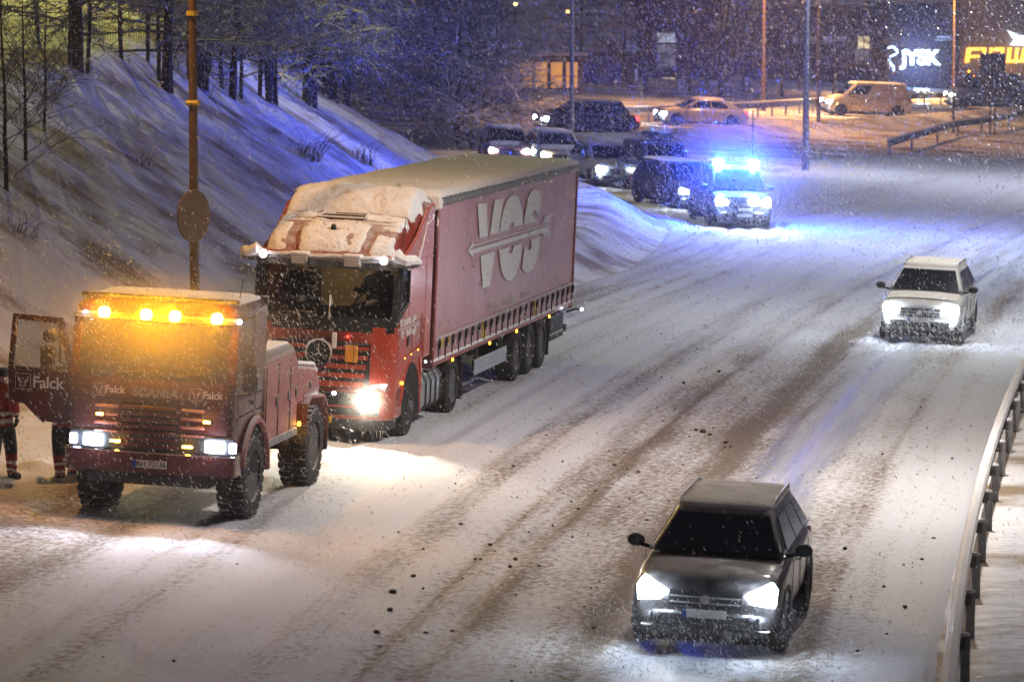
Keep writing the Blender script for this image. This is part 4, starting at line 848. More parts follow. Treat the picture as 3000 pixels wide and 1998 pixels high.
# ================================================================ people
def person(name, label, cat, mw, J, rad, zones, extras=None, sub=2, group=None):
    """J: joints {name:(x,y,z)}, edges by parent order; one continuous skinned body; zones(x,y,z)->material slot"""
    names = list(J.keys()); idx = {n_: k for k, n_ in enumerate(names)}
    me = bpy.data.meshes.new('body'); E_ = [(idx[a], idx[J[a][1]]) for a in names if J[a][1]]
    me.from_pydata([J[a][0] for a in names], E_, []); o = bpy.data.objects.new('body_tmp', me); COL.objects.link(o)
    o.modifiers.new('k', 'SKIN'); sk = me.skin_vertices[0].data
    for a in names:
        r_ = rad[a]; sk[idx[a]].radius = r_ if isinstance(r_, tuple) else (r_, r_)
    sk[0].use_root = True
    md = o.modifiers.new('s', 'SUBSURF'); md.levels = md.render_levels = sub
    dg = bpy.context.evaluated_depsgraph_get(); dg.update(); m2 = bpy.data.meshes.new_from_object(o.evaluated_get(dg)); bpy.data.objects.remove(o)
    mats = [M['cloth_red'], M['cloth_dark'], M['skin'], M['dblack'], M['reflex']]
    m2.materials.clear()
    for m_ in mats: m2.materials.append(m_)
    for p in m2.polygons: c = p.center; p.material_index = zones(c.x, c.y, c.z); p.use_smooth = True
    root = thing(name, label, cat, mw, group); b = bpy.data.objects.new('body', m2); COL.objects.link(b); b.parent = root
    return root
def head_bits(root, c, yaw=0, hat='beanie', r=.105):
    h = empty('head_gear', c, root); h.rotation_euler = (0,0,yaw)
    b = MB(); b.ball((0,.005,.055), r*1.02, r*1.12, r*.95, 14, 9); b.build('beanie', M[hat], h, smooth=True)
    b = MB(); b.lathe([(r*1.0,.0),(r*1.08,.02),(r*1.08,.045),(r*1.0,.06)], 2, (0,.005,-.005), 18); b.build('cuff', M[hat], h, smooth=True)
    b = MB(); b.add([(-.018,-r*.95,-.055),(.018,-r*.95,-.055),(0,-r*1.22,-.06),(0,-r*.98,-.005),(0,-r*.9,-.075)], [(0,2,3),(1,3,2),(0,4,2),(1,2,4)]); b.build('nose', M['skin'], h, smooth=True)
    for s_ in (-1, 1):
        MB().ball((s_*.038,-r*.90,-.02), .012,.008,.009, 8, 5).build('eye', M['dblack'], h); MB().ball((s_*r*.95,.01,-.04), .014,.025,.034, 8, 5).build('ear', M['skin'], h, smooth=True)
    MB().ball((0,-r*.93,-.095), .028,.008,.007, 8, 5).build('mouth', M['cloth_red'], h)
def hand(root, c, d, s=1):   # small gloved hand: palm and five curled fingers
    h = empty('hand', c, root); h.rotation_euler = d
    b = MB(); b.ball((0,0,-.045), .022,.042,.055, 10, 7)
    for k, l in enumerate((.055,.065,.062,.048)):
        y = -.030+.02*k; b.tube([(0,y,-.075),(s*.006,y,-.10),(s*.022,y,-.10-l*.45),(s*.045,y,-.10-l*.6)], [.011,.010,.009,.006], 6)
    b.tube([(0,-.035,-.02),(s*.012,-.058,-.05),(s*.03,-.055,-.085)], [.012,.011,.007], 6)
    b.build('glove', M['dblack'], h, smooth=True)
def standing(lean=0., arm=.25, stride=.12):
    J = {'pelvis': ((0,0,.95), None), 'waist': ((0,.0,1.10),'pelvis'), 'chest': ((0,-.02+lean*.5,1.32),'waist'), 'neck': ((0,-.01+lean,1.50),'chest'), 'head': ((0,-.03+lean*1.2,1.60),'neck'), 'crown': ((0,-.02+lean*1.2,1.73),'head')}
    rad = {'pelvis':(.165,.13),'waist':(.16,.125),'chest':(.22,.16),'neck':.062,'head':(.085,.10),'crown':(.07,.085)}
    for s_, n_ in ((-1,'a'),(1,'b')):
        J['sh'+n_] = ((s_*.20,lean*.8,1.44),'chest'); J['el'+n_] = ((s_*.27,.02+lean*.6,1.17),'sh'+n_); J['wr'+n_] = ((s_*.25,-arm,.98),'el'+n_)
        J['hip'+n_] = ((s_*.10,0,.88),'pelvis'); J['kn'+n_] = ((s_*.12,-.04+s_*stride*.4,.50),'hip'+n_); J['an'+n_] = ((s_*.13,.02+s_*stride,.10),'kn'+n_); J['toe'+n_] = ((s_*.15,-.15+s_*stride,.045),'an'+n_)
        rad.update({'sh'+n_:.085,'el'+n_:.08,'wr'+n_:.062,'hip'+n_:.135,'kn'+n_:.105,'an'+n_:.085,'toe'+n_:(.07,.06)})
    return J, rad
def zone_worker(x, y, z):
    if z < .13: return 3
    if .16 < z < .20 or .27 < z < .31: return 4
    if z < .42: return 0
    if z < .84: return 1
    if .90 < z < .95 or 1.02 < z < 1.06: return 4
    if abs(x) > .215 and .93 < z < 1.02: return 3
    if 1.30 < z < 1.35: return 4
    if z < 1.50: return 0
    if z < 1.52: return 1
    return 2
def local_on_ground(fr_, x, y, yaw):
    p = fr_ @ Vector((x, y, 0)); z = gz(p.x, p.y); return Matrix.Translation((p.x, p.y, z+.05)) @ Euler((0,0,yaw)).to_matrix().to_4x4()
J, rad = standing(.02, .05, .10)
p1 = person('person', 'person in red workwear with white bands and dark hat standing at the far left', 'person', local_on_ground(RESC, -3.10, 3.05, R(150)), J, rad, zone_worker)
head_bits(p1, (0,-.03,1.60), 0, 'cloth_dark')
b = MB()
for k in range(6): b.tube([(.0,-.01,1.66),(.10*math.cos(k),.12*math.sin(k)-.01,1.62)], .012, 4)
for s_ in (-1, 1): hand(p1, (s_*.25,-.06,.97), (R(15),0,0), -s_)
for nm, z0, rr in (('hem_band',.93,(.20,.165)),('waist_band',1.05,(.19,.155))):
    t_ = MB(); t_.loft([[(rr[0]*math.cos(a), rr[1]*math.sin(a), z) for a in np.linspace(0, 2*math.pi, 24, endpoint=False)] for z in (z0-.025, z0+.025)], cap=False); t_.build(nm, M['reflex'], p1, smooth=True)
J, rad = standing(-.16, .45, .16)
p2 = person('person', 'person in dark trousers and banded boots leaning in behind the open recovery truck door', 'person', local_on_ground(RESC, -2.25, 3.55, R(200)), J, rad, zone_worker)
head_bits(p2, (0,-.22,1.60), 0, 'cloth_dark')
for s_ in (-1, 1): hand(p2, (s_*.25,-.47,.97), (R(-35),0,0), -s_)
def seated(label, x, cat='person', turn=0, armz=2.55):
    J = {'pelvis': ((0,.0,0), None), 'waist': ((0,-.01,.18),'pelvis'), 'chest': ((0,-.03,.40),'waist'), 'neck': ((0,-.04,.56),'chest'), 'head': ((0,-.07,.66),'neck'), 'crown': ((0,-.06,.79),'head')}
    rad = {'pelvis':(.17,.14),'waist':(.16,.13),'chest':(.19,.14),'neck':.058,'head':(.08,.10),'crown':(.07,.085)}
    for s_, n_ in ((-1,'a'),(1,'b')):
        J['sh'+n_] = ((s_*.20,-.02,.50),'chest'); J['el'+n_] = ((s_*.27,-.12,.24),'sh'+n_); J['wr'+n_] = ((s_*.16,-.36,.30),'el'+n_)
        J['kn'+n_] = ((s_*.14,-.48,.02),'pelvis'); J['an'+n_] = ((s_*.15,-.52,-.38),'kn'+n_)
        rad.update({'sh'+n_:.085,'el'+n_:.066,'wr'+n_:.05,'kn'+n_:.09,'an'+n_:.06})
    def z_(x_, y_, z): return 2 if z > .575 else 3 if y_ < -.34 and z > .2 else 1
    p = person('person', label, cat, SEMI @ Matrix.Translation((x,1.22,2.18)) @ Euler((0,0,turn)).to_matrix().to_4x4(), J, rad, z_)
    head_bits(p, (0,-.07,.68), 0, 'beanie'); 
    for s_ in (-1, 1): hand(p, (s_*.16,-.37,.31), (R(-80),0,0), -s_)
    return p
seated('person in dark clothes and pale cap sitting nearer the snowbank inside the red tractor cab', -.66, turn=R(-8))
seated('person in dark clothes and pale cap behind the steering wheel of the red tractor cab', .66, turn=R(-25))
# ================================================================ cars
def paint(name, col, dust=.15, dcol=(.45,.43,.42)): return mat(name, col, .35, var=.1, scale=2, dust=dust, dcol=dcol, coat=.5, bump=.03)
def car(label, cat, mw, P, S, name='car', group=None, near=False):
    """P: paint; S: shape dict. local: front at y=0 facing -y"""
    L_, w, hb, hr = S['L'], S['w']/2, S['belt'], S['roof']
    root = thing(name, label, cat, mw, group)
    hood = S.get('hood', 1.0); nose = S.get('nose', .78); zs = S.get('sill', .28)
    cowl = hood; rear_b = S.get('rear_b', L_-.15); wsr = S.get('ws', .75); rwr = S.get('rw', .35); tail = S.get('tail', hb)
    st = [(0,nose-.26,.78,zs+.12),(.03,nose-.12,.88,zs+.02),(.10,nose,.93,zs),(.35,nose+.10,.97,zs),(hood*.6,hb-.10,1,zs),(cowl,hb-.01,1,zs),(L_*.45,hb,1,zs),(L_*.7,hb+.01,1,zs),(L_-.55,tail+.01,.99,zs),(L_-.18,tail-.01,.96,zs+.02),(L_-.04,tail-.14,.92,zs+.08),(L_,tail-.34,.86,zs+.2)]
    rings = []
    for y, zt, ww, zb in st:
        W_ = w*ww; m_ = zb+(zt-zb)*.45; curve = .22*(1-min(1, y/.5))**1.5 if y < .5 else .10*(max(0, y-(L_-.3))/.3)**2
        half = [(0,y,zb),(W_*.82,y+curve*.4,zb),(W_*.97,y+curve,zb+.10),(W_,y+curve,m_),(W_*.985,y+curve,zt-.13),(W_*.93,y+curve*.8,zt-.03),(W_*.70,y+curve*.3,zt+.012),(0,y,zt+.03)]
        rings.append(half+[(-a,b_,c) for a, b_, c in half[-2:0:-1]])
    bd = MB(); bd.loft(rings); body = bd.build('body', P, root, sub=2 if near else 1, angle=50)
    # cabin
    yb0, yt0 = cowl-.02, cowl+wsr; yt1, yb1 = rear_b-rwr, rear_b; wb, wt = w*.92, w*S.get('tumble', .74)
    cb = MB(); cr_ = []
    for z, t_ in ((hb-.04,0),(hb+.02,.03),(hr-.07,.93),(hr-.02,.985)):
        y0 = yb0+(yt0-yb0)*t_; y1 = yb1+(yt1-yb1)*t_; ww = wb+(wt-wb)*t_; cr_.append(bow(plan_ring(ww, y0, y1, z, .10, .12, 3), ww, .07*(1-t_*.5)))
    ww = wt*.86; cr_.append(plan_ring(ww, yt0+.12, yt1-.10, hr+.005, .15, .15, 3)); cr_.append(plan_ring(ww*.6, yt0+.35, yt1-.3, hr+.025, .15, .15, 3))
    cb.loft(cr_); cb.build('cabin', P, root, smooth=True, angle=60, sub=1 if near else 0)
    def C(t_, side, f):   # point on the cabin: side 'f','b','l','r'; f along
        z = hb+.02+(hr-.09-hb)*t_; tt = .03+.90*t_; y0 = yb0+(yt0-yb0)*tt; y1 = yb1+(yt1-yb1)*tt; ww = wb+(wt-wb)*tt
        if side == 'f': return Vector(((2*f-1)*ww*.90, y0-.07*(1-tt*.5)*(1-((2*f-1)*.90)**2), z))
        if side == 'b': return Vector(((2*f-1)*ww*.88, y1, z))
        return Vector((ww*(1 if side == 'l' else -1), y0+(y1-y0)*f, z))
    cen = (0, (yb0+yb1)/2, hb)
    def pane(nm, side, f0, f1, t0, t1, n=1, m_=None):
        b = MB(); g = [[C(t0+(t1-t0)*i/1, side, f0+(f1-f0)*k/n) for k in range(n+1)] for i in (0, 1)]
        for k in range(n):
            b.slab([g[0][k], g[0][k+1], g[1][k+1], g[1][k]], .01, .009, cen)
        return b.build(nm, m_ or M['win'], root, smooth=False)
    pane('windscreen', 'f', .0, 1., .04, .98, 6)
    if S.get('rear_glass', True): pane('rear_window', 'b', .06, .94, .15, .92)
    wins = S.get('windows', [(.10,.42),(.45,.72),(.75,.93)])
    for side in 'lr':
        for f0, f1 in wins: pane('side_window', side, f0, f1, .08, .90)
    # snow on the roof and bonnet
    sn = S.get('snow', .05)
    if sn > 0:
        r_ = [bow(plan_ring(wt*q, yt0+.05+o_, yt1-.02-o_, hr-.03+dz, .16, .16, 3), wt, .03) for q, o_, dz in ((.99,-.03,0),(1.0,0,.03+sn*.5),(.93,.05,.045+sn),(.6,.3,.06+sn*1.1))]
        b = MB(); b.loft(r_); b.build('roof_snow', S.get('snow_mat', M['snow_cap']), root, smooth=True, angle=60)
        if S.get('hood_snow', True):
            g = []
            for y in np.linspace(.30, cowl+.0, 6):
                zt = np.interp(y, [s[0] for s in st], [s[1] for s in st]); g.append([(x*w, y+.07*abs(x)**2*1.0, zt+.02+sn*.55*(1-abs(x/.86)**4)-.03*abs(x)**2) for x in np.linspace(-.84,.84,10)])
            n_ = 10; b = MB(); b.add([p for r in g for p in r], [(i*n_+k,i*n_+k+1,(i+1)*n_+k+1,(i+1)*n_+k) for i in range(5) for k in range(n_-1)]); b.build('bonnet_snow', S.get('snow_mat', M['snow_cap']), root, smooth=True, angle=180)
    # wheels
    rw_ = S.get('r', .33); wy = S.get('axles', (.85, L_-.85))
    for yv in wy:
        for s_ in (-1, 1):
            MB().prism([(yv+(rw_+.07)*math.cos(R(a)), rw_+(rw_+.06)*math.sin(R(a))) for a in range(-20, 201, 15)], 0, *sorted((s_*(w*1.005), s_*w*.5))).build('wheel_well', M['dblack'], root)
            ar = MB(); ar.tube([(s_*w*.995, yv+(rw_+.075)*math.cos(R(a)), rw_+(rw_+.065)*math.sin(R(a))) for a in range(-20, 201, 15)], .022, 5); ar.build('wheel_arch', S.get('arch', P), root, smooth=True)
            wheel(root, s_*(w-.09), yv, rw_, rw_, .22, side=s_, n=22, bolts=5, rim=M['rim'])
    # face of the car
    def yf(x, z=0): return .22*0+.30*(abs(x)/w)**3*.55
    nz_ = nose
    def plate_strip(nm, x0, x1, z0, z1, m_, out, n=7, par=root):
        g = []
        xs = np.linspace(x0, x1, n); g = [[(x, .06+yf(x)-out*0, z0) for x in xs], [(x, -.015-out+yf(x), z0) for x in xs], [(x, -.012-out+yf(x)+(z1-z0)*.12, z1) for x in xs], [(x, .08+yf(x), z1) for x in xs]]
        b = MB(); b.loft(g, cap=False, closed=False); return b.build(nm, m_, par, smooth=True)
    gw = S.get('grille', .48)*w*2*.5
    plate_strip('grille', -gw, gw, nz_-.27, nz_-.10, M['dblack'], .01)
    for k in range(2): plate_strip('grille_bar', -gw*.97, gw*.97, nz_-.235+.07*k, nz_-.22+.07*k, M['steel'], .022)
    b = MB(); b.lathe([(.06,-.008),(.06,.008)], 1, (0,-.035,nz_-.18), 16, True); b.build('badge', M['chrome'], root)
    plate_strip('bumper_intake', -w*.72, w*.72, zs+.06, zs+.20, M['dblack'], .012)
    plate_strip('bumper_lip', -w*.85, w*.85, zs-.03, zs+.04, S.get('trim', M['black']), .02)
    pb = MB().box(-.26,.26,-.055,-.04,nz_-.40,nz_-.30); pl_ = pb.build('number_plate', M['plate'], root, bevel=.004); MB().box(-.26,-.215,-.058,-.054,nz_-.40,nz_-.30).build('plate_band', M['eu_blue'], pl_)
    hl = S.get('hl', 'headlight'); lit = S.get('lit', (1, 1)); pw = S.get('power', 200); hs = S.get('hls', 1.)
    for k, s_ in enumerate((-1, 1)):
        x0, x1 = w*.58, w*.90; zc = nz_-.10
        poly = [(x0, zc-.08*hs),(x1, zc-.11*hs),(x1+.015, zc+.03*hs),(x1-.05, zc+.10*hs),(x0-.04*hs, zc+.0)]
        b = MB(); b.prism([(s_*a, c) for a, c in poly], 1, 0, .2); 
        b.v = [(x, (y if y > .1 else -.03)+.30*(abs(x)/w)**3*.50, z) for x, y, z in b.v]
        b.build('headlight', M[hl] if lit[k] else M['lens'], root, bevel=.012)
        if lit[k]:
            if name == 'police_car': point(root, (s_*(x0+x1)/2, -.14, zc), 18, (.4,.6,1), .08)
            col = (.72,.84,1) if hl == 'headlight' else (1,.85,.6); xm = s_*(x0+x1)/2
            spot(root, (xm, -.06+.12, zc), pw, col, S.get('cone', 80), S.get('dip', 7), 0, .7, .05)
            point(root, (xm, -.12, zc), min(pw*.05, 14), col, .08)
        b = MB().ball((s_*w*.62, -.0, zs+.20), .05,.03,.04, 10, 6); b.build('fog_lamp', M['lens'], root, smooth=True)
        # mirrors
        b = MB(); b.ball((s_*(w+.12), cowl+.28, hb+.08), .11,.07,.085, 10, 7); b.tube([(s_*w*.9, cowl+.26, hb+.0),(s_*(w+.08), cowl+.28, hb+.04)], .03, 6); b.build('mirror', M['black'], root, smooth=True)
        # tail lights
        tz0, tz1 = tail-.30, tail-.08
        b = MB().box(*sorted((s_*w*.62, s_*w*.93)), L_-.16, L_+.0, tz0, tz1); b.build('taillight', M['tail'] if S.get('tail_on') else M['redlens'], root, bevel=.02)
        if S.get('tail_on'): point(root, (s_*w*.8, L_+.12, tail-.2), 5, (1,.03,.02))
        # door gaps and handles
        for f in S.get('doors', (.30,.52,.73)):
            y = L_*f; MB().box(*sorted((s_*w*.995, s_*w*1.004)), y-.006, y+.006, zs+.12, hb-.05).build('door_gap', M['dblack'], root)
        for f in S.get('handles', (.49,.70)): MB().box(*sorted((s_*w*.99, s_*(w*1.0+.025))), L_*f-.09, L_*f+.05, hb-.17, hb-.14).build('door_handle', S.get('handle', P), root, bevel=.008)
        b = MB(); b.tube([(s_*w*.90, cowl+.05, hb+.035),(s_*w*.91, rear_b-.1, hb+.04)], .010, 5); b.build('window_trim', M['chrome'] if near else M['black'], root, smooth=True)
    MB().box(-w*.8,w*.8,L_-.10,L_+.03,zs+.02,zs+.22).build('rear_bumper', S.get('rbump', P), root, bevel=.03)
    MB().tube([(-w*.5,cowl+.02,hb+.03),(-w*.05,cowl+.10,hb+.09)], .01, 4).build('wiper', M['black'], root); MB().tube([(w*.05,cowl+.02,hb+.03),(w*.5,cowl+.10,hb+.09)], .01, 4).build('wiper', M['black'], root)
    if S.get('rails'):
        for s_ in (-1, 1): MB().tube([(s_*wt*.96,yt0+.15,hr),(s_*wt*.96,yt0+.3,hr+.06),(s_*wt*.96,yt1-.2,hr+.06),(s_*wt*.96,yt1-.05,hr)], .018, 6).build('roof_rail', M['alu'], root, smooth=True)
    b = MB(); b.box(-w*.8,w*.8,.3,L_-.3,.13,zs+.03); b.build('underbody_block', M['dblack'], root)  # box reaches extra low, to block light passing under the car
    return root
SUV = dict(L=4.6, w=1.86, belt=1.08, roof=1.66, hood=1.05, nose=.88, sill=.30, ws=.72, rw=.40, r=.36, rear_b=4.45)
WAG = dict(L=4.75, w=1.82, belt=.98, roof=1.47, hood=1.10, nose=.74, sill=.22, ws=.80, rw=.55, r=.32, rear_b=4.62)
SED = dict(L=4.7, w=1.82, belt=.95, roof=1.43, hood=1.15, nose=.72, sill=.2, ws=.85, rw=1.0, r=.33, rear_b=4.45, tail=1.0, windows=[(.12,.46),(.49,.80)])
HAT = dict(L=4.2, w=1.78, belt=.97, roof=1.48, hood=.95, nose=.74, sill=.22, ws=.85, rw=.5, r=.32, rear_b=4.05)
MPV = dict(L=4.5, w=1.84, belt=1.10, roof=1.78, hood=.85, nose=.86, sill=.28, ws=.55, rw=.20, r=.34, rear_b=4.45, tumble=.80)
VAN = dict(L=4.95, w=1.94, belt=1.22, roof=1.95, hood=.95, nose=.95, sill=.26, ws=.75, rw=.15, r=.35, rear_b=4.92, tumble=.88, rear_glass=False, windows=[(.08,.36)], doors=(.28,.50,.73), handles=(.46,))
dgrey = paint('dark_grey_paint', (.035,.032,.033), .05, (.28,.26,.25)); white_p = paint('dirty_white_paint', (.52,.50,.46), .15, (.5,.45,.38))
silver_p = paint('silver_paint', (.34,.36,.38), .10); beige_p = paint('pale_paint', (.45,.40,.33), .1); wine_p = paint('wine_paint', (.12,.03,.03), .1)
blue_p = paint('police_paint', (.04,.05,.09), .02, (.2,.2,.25)); navy_p = paint('dark_paint', (.03,.033,.045), .08, (.2,.2,.22)); whitecar_p = paint('white_paint', (.62,.62,.62), .1)
thin_snow = mat('wind_blown_snow', (.50,.48,.46), .9, var=.25, scale=3, bump=.3)
def slope(y): return math.atan(.14+.00145*(min(y, 140)-45)) if y < 200 else .26
def on_road(px, py, yaw=None, lift=.0):
    p = at(px, py); return frame(p, slope(p.y) if yaw is None else yaw, lift)
k_car = car('dark grey estate car nearest the camera with both white headlights on', 'car', on_road(2058, 1925, R(9.5)), dgrey, dict(SUV, snow=.02, snow_mat=thin_snow, power=230, hood_snow=False, hls=1.35, dip=9, rails=True, roof=1.57, w=1.82, tumble=.66), 'passenger_car', near=True)
l_car = car('dirty white SUV with both headlights on, driving near the right guard rail', 'car', on_road(2690, 1006, R(12)), white_p, dict(SUV, snow=.035, power=420, hls=1.0, snow_mat=mat('grey_snow', (.55,.50,.43), .9, var=.1), L=4.45, roof=1.62, rails=True, tumble=.68), 'passenger_car', near=True)
pol = car('police vehicle with blue flashing roof lights at the mouth of the side road', 'police car', on_road(2178, 670, R(-9)), blue_p, dict(MPV, roof=1.86, belt=1.15, nose=.95, w=1.92, power=7000, snow=0, hls=1.5, cone=95, dip=6), 'police_car', near=True)
for xx in (-.58, .58):
    b = MB(); b.lathe([(.04,-.12),(.15,-.10),(.18,0),(.15,.10),(.04,.12)], 2, (xx,1.55,1.97), 16, True); b.build('blue_beacon', M['blue'], pol, smooth=True); point(pol, (xx,1.28,2.10), 4200, (.032,.11,1), .09); point(pol, (xx,1.84,2.14), 4000, (.004,.03,1), .09)
MB().box(-.78,.78,1.45,1.65,1.86,1.90).build('light_bar', M['black'], pol, bevel=.02)
for xx in (.28,): MB().disc((xx,-.06,.90), .15, 1, .06, 16).build('driving_lamp', M['headlight'], pol); spot(pol, (xx,-.14,.86), 900, (.75,.85,1), 70, 6); point(pol, (xx,-.2,.86), 10, (.3,.5,1))
b = MB(); b.prism([(-.22,.36),(.22,.36),(.26,.46),(-.26,.46)], 1, -.10, -.085); b.build('front_plate', M['plate'], pol, bevel=.01)  # pale trapezoid plate low on the front
bcar = car('dark estate car close behind the police vehicle with one bright headlight', 'car', on_road(2062, 618, R(-20)), navy_p, dict(WAG, power=2500, snow=.03, roof=1.55, lit=(1,1), hood_snow=False), 'passenger_car')
ccar = car('dark people carrier with a rounded roof box and yellowish headlight in the queue', 'car', on_road(1975, 572, R(-15)), navy_p, dict(MPV, hl='headlight_w', lit=(1,0), power=160, snow=.0, hls=.9), 'passenger_car')
bx = MB(); bx.loft([[(a*.42, y, 1.86+c*.36) for a, c in ((-1,0),(1,0),(1.05,.6),(.8,1),(-.8,1),(-1.05,.6))] if 1.3 < y < 3.6 else [(a*.2, y, 1.88+c*.10) for a, c in ((-1,0),(1,0),(1.05,.6),(.8,1),(-.8,1),(-1.05,.6))] for y in (1.0,1.35,2.2,3.3,3.65)])
bx.build('roof_box', navy_p, ccar, sub=2); b = MB()
for yv in (1.6, 3.0): b.tube([(-.75,yv,1.80),(.75,yv,1.80)], .025, 5)
b.build('roof_bars', M['steel'], ccar)
b = MB(); b.ball((0,2.3,2.20), .42,1.15,.13, 14, 8); b.build('roof_box_snow', M['snow_cap'], ccar, smooth=True)
dcar = car('grey hatchback with one bright white headlight waiting between the trailer and the people carrier', 'car', on_road(1812, 548, R(-15)), silver_p, dict(HAT, power=700, snow=.02, snow_mat=thin_snow, lit=(1,0), hood_snow=False), 'passenger_car')
ecar = car('beige estate car with warm headlight showing above the rear end of the trailer roof', 'car', on_road(1648, 503, R(-9)), beige_p, dict(WAG, power=120, hl='headlight_w', lit=(1,1), snow=.03, r=.33), 'passenger_car')
fcar = car('dark red car with bright headlights, last visible in the queue beside the bluish trees', 'car', on_road(1492, 490, R(-6)), wine_p, dict(HAT, power=160, lit=(1,1), snow=.03), 'passenger_car')
def on_far(px, py, yaw, d): p = depth_pt(px, py, d); return frame((p.x, p.y, gz(p.x, p.y)), yaw, .0)
def flat_at(px, d, yaw, dz=0): x = (px-1500)/F_PX*d; return frame((x, d, gz(x, d)+dz), yaw)
gcar = car('dark estate car with glowing red brake light on the upper road behind the snowbank', 'car', flat_at(1572, 182, R(72)), navy_p, dict(SUV, L=4.85, power=60, snow=.05, tail_on=True, rbump=whitecar_p, hood_snow=False), 'passenger_car')
hcar = car('pale saloon car with red tail light on the upper road in front of dark trees', 'car', flat_at(1922, 199, R(76)), silver_p, dict(SED, power=60, snow=.05, tail_on=True, hood_snow=True), 'passenger_car')
ivan = car('cream panel van standing in front of the glowing blue-white shop sign', 'van', flat_at(2408, 223, R(79)), beige_p, dict(VAN, power=60, snow=.05, L=5.1), 'delivery_van')
jvan = car('long pale van with lit front, partly behind the back of a traffic sign', 'van', flat_at(2770, 246, R(80)), beige_p, dict(VAN, power=80, snow=.05, L=5.9, roof=2.25, belt=1.25, hl='headlight_w', axles=(.9,4.7)), 'delivery_van')
MB().ball((0,1.4,2.35), .12,.06,.06).build('roof_lamp', M['amber_s'], jvan)

# ================================================================ guard rails
def base_xy(px, py): return at(px, py)
def w_beam(path, h, name, parent, m, th=.004):
    prof = [(-.00,-.155),(.03,-.14),(.055,-.09),(.0,-.035),(.0,.035),(.055,.09),(.03,.14),(0,.155)]
    b = MB(); rings = []
    for k, (x, y, z) in enumerate(path):
        a = Vector(path[max(k-1,0)]); c = Vector(path[min(k+1,len(path)-1)]); d = (c-a); d.z = 0; d.normalize(); nx_ = Vector((-d.y, d.x, 0))
        rings.append([(x+nx_.x*o_, y+nx_.y*o_, z+h+v_) for o_, v_ in prof]+[(x+nx_.x*(o_-.02), y+nx_.y*(o_-.02), z+h+v_) for o_, v_ in prof[::-1]])
    b.loft(rings, True); return b.build(name, m, parent, smooth=True, angle=60)
gr = thing('guard_rail', 'long snow-capped guard rail on steel posts along the right edge of the road', 'guard rail')
pp = []
for y in np.arange(34.5, 180, 3.18):
    x = float(xc(y))+5.42-.0022*(y-44)-.0; pp.append((x, y, gz(x, y)))
path = [(x-.13, y, z) for x, y, z in pp]
w_beam(path, .50, 'rail_beam', gr, M['steel'])
cp = MB(); dn = []
for (x0,y0,z0),(x1,y1,z1) in zip(path[:-1], path[1:]):
    for t_ in (0,.25,.5,.75): dn.append((x0+(x1-x0)*t_+.0, y0+(y1-y0)*t_, z0+(z1-z0)*t_+.665+.012*math.sin(y0*3+t_*9)))
cp.tube(dn, .085, 8); cp.build('snow_cap', M['snow_cap'], gr, smooth=True)
pm = MB(); pm.box(-.055,.055,-.04,.04,-.3,.58); pm = pm.mesh('rail_post', M['steel'])
cm_ = MB(); cm_.ball((0,0,.585), .06,.045,.035, 10, 6); cm_ = cm_.mesh('post_snow', M['snow_cap'], True)
bm2 = MB(); bm2.box(-.13,.0,-.05,.05,.42,.56); bm2 = bm2.mesh('rail_bracket', M['steel_dark'])
for x, y, z in pp:
    q = share(pm, 'post', gr, (x, y, z)); share(cm_, 'post_snow', q); share(bm2, 'rail_bracket', q)
g2 = thing('guard_rail', 'short snowy guard rail at the far upper right, running past the traffic sign posts', 'guard rail')
P2 = [(2600,458),(2665,438),(2740,414),(2800,396),(2870,388),(2950,372),(3040,350)]
P2 = [at(a, c) for a, c in P2]; P2 = [(p.x, p.y, gz(p.x, p.y)) for p in P2]
w_beam(P2, .62, 'rail_beam', g2, M['steel_dark']); cp = MB(); cp.tube([(x,y,z+.80) for x, y, z in P2], .05, 6); cp.build('snow_cap', M['snow_cap'], g2, smooth=True)
for x, y, z in P2: share(pm, 'post', g2, (x+.1, y, z+.05)); 
g3 = thing('guard_rail', 'dark barrier with a snowy top behind the cars on the upper road', 'guard rail')
P3 = [(-5,190),(3.5,194),(12.5,212),(20,231),(31,256),(44,290)]; P3 = [(x,y,gz(x,y)) for x, y in P3]
w_beam(P3, .65, 'rail_beam', g3, M['steel_dark']); cp = MB(); cp.tube([(x,y,z+.85) for x, y, z in P3], .06, 6); cp.build('snow_cap', M['snow_cap'], g3, smooth=True)
for k in range(40):
    t_ = k/39*(len(P3)-1); i0 = min(int(t_), len(P3)-2); f_ = t_-i0; p = Vector(P3[i0]).lerp(Vector(P3[i0+1]), f_); share(pm, 'post', g3, (p.x, p.y+.1, gz(p.x, p.y)+.05))

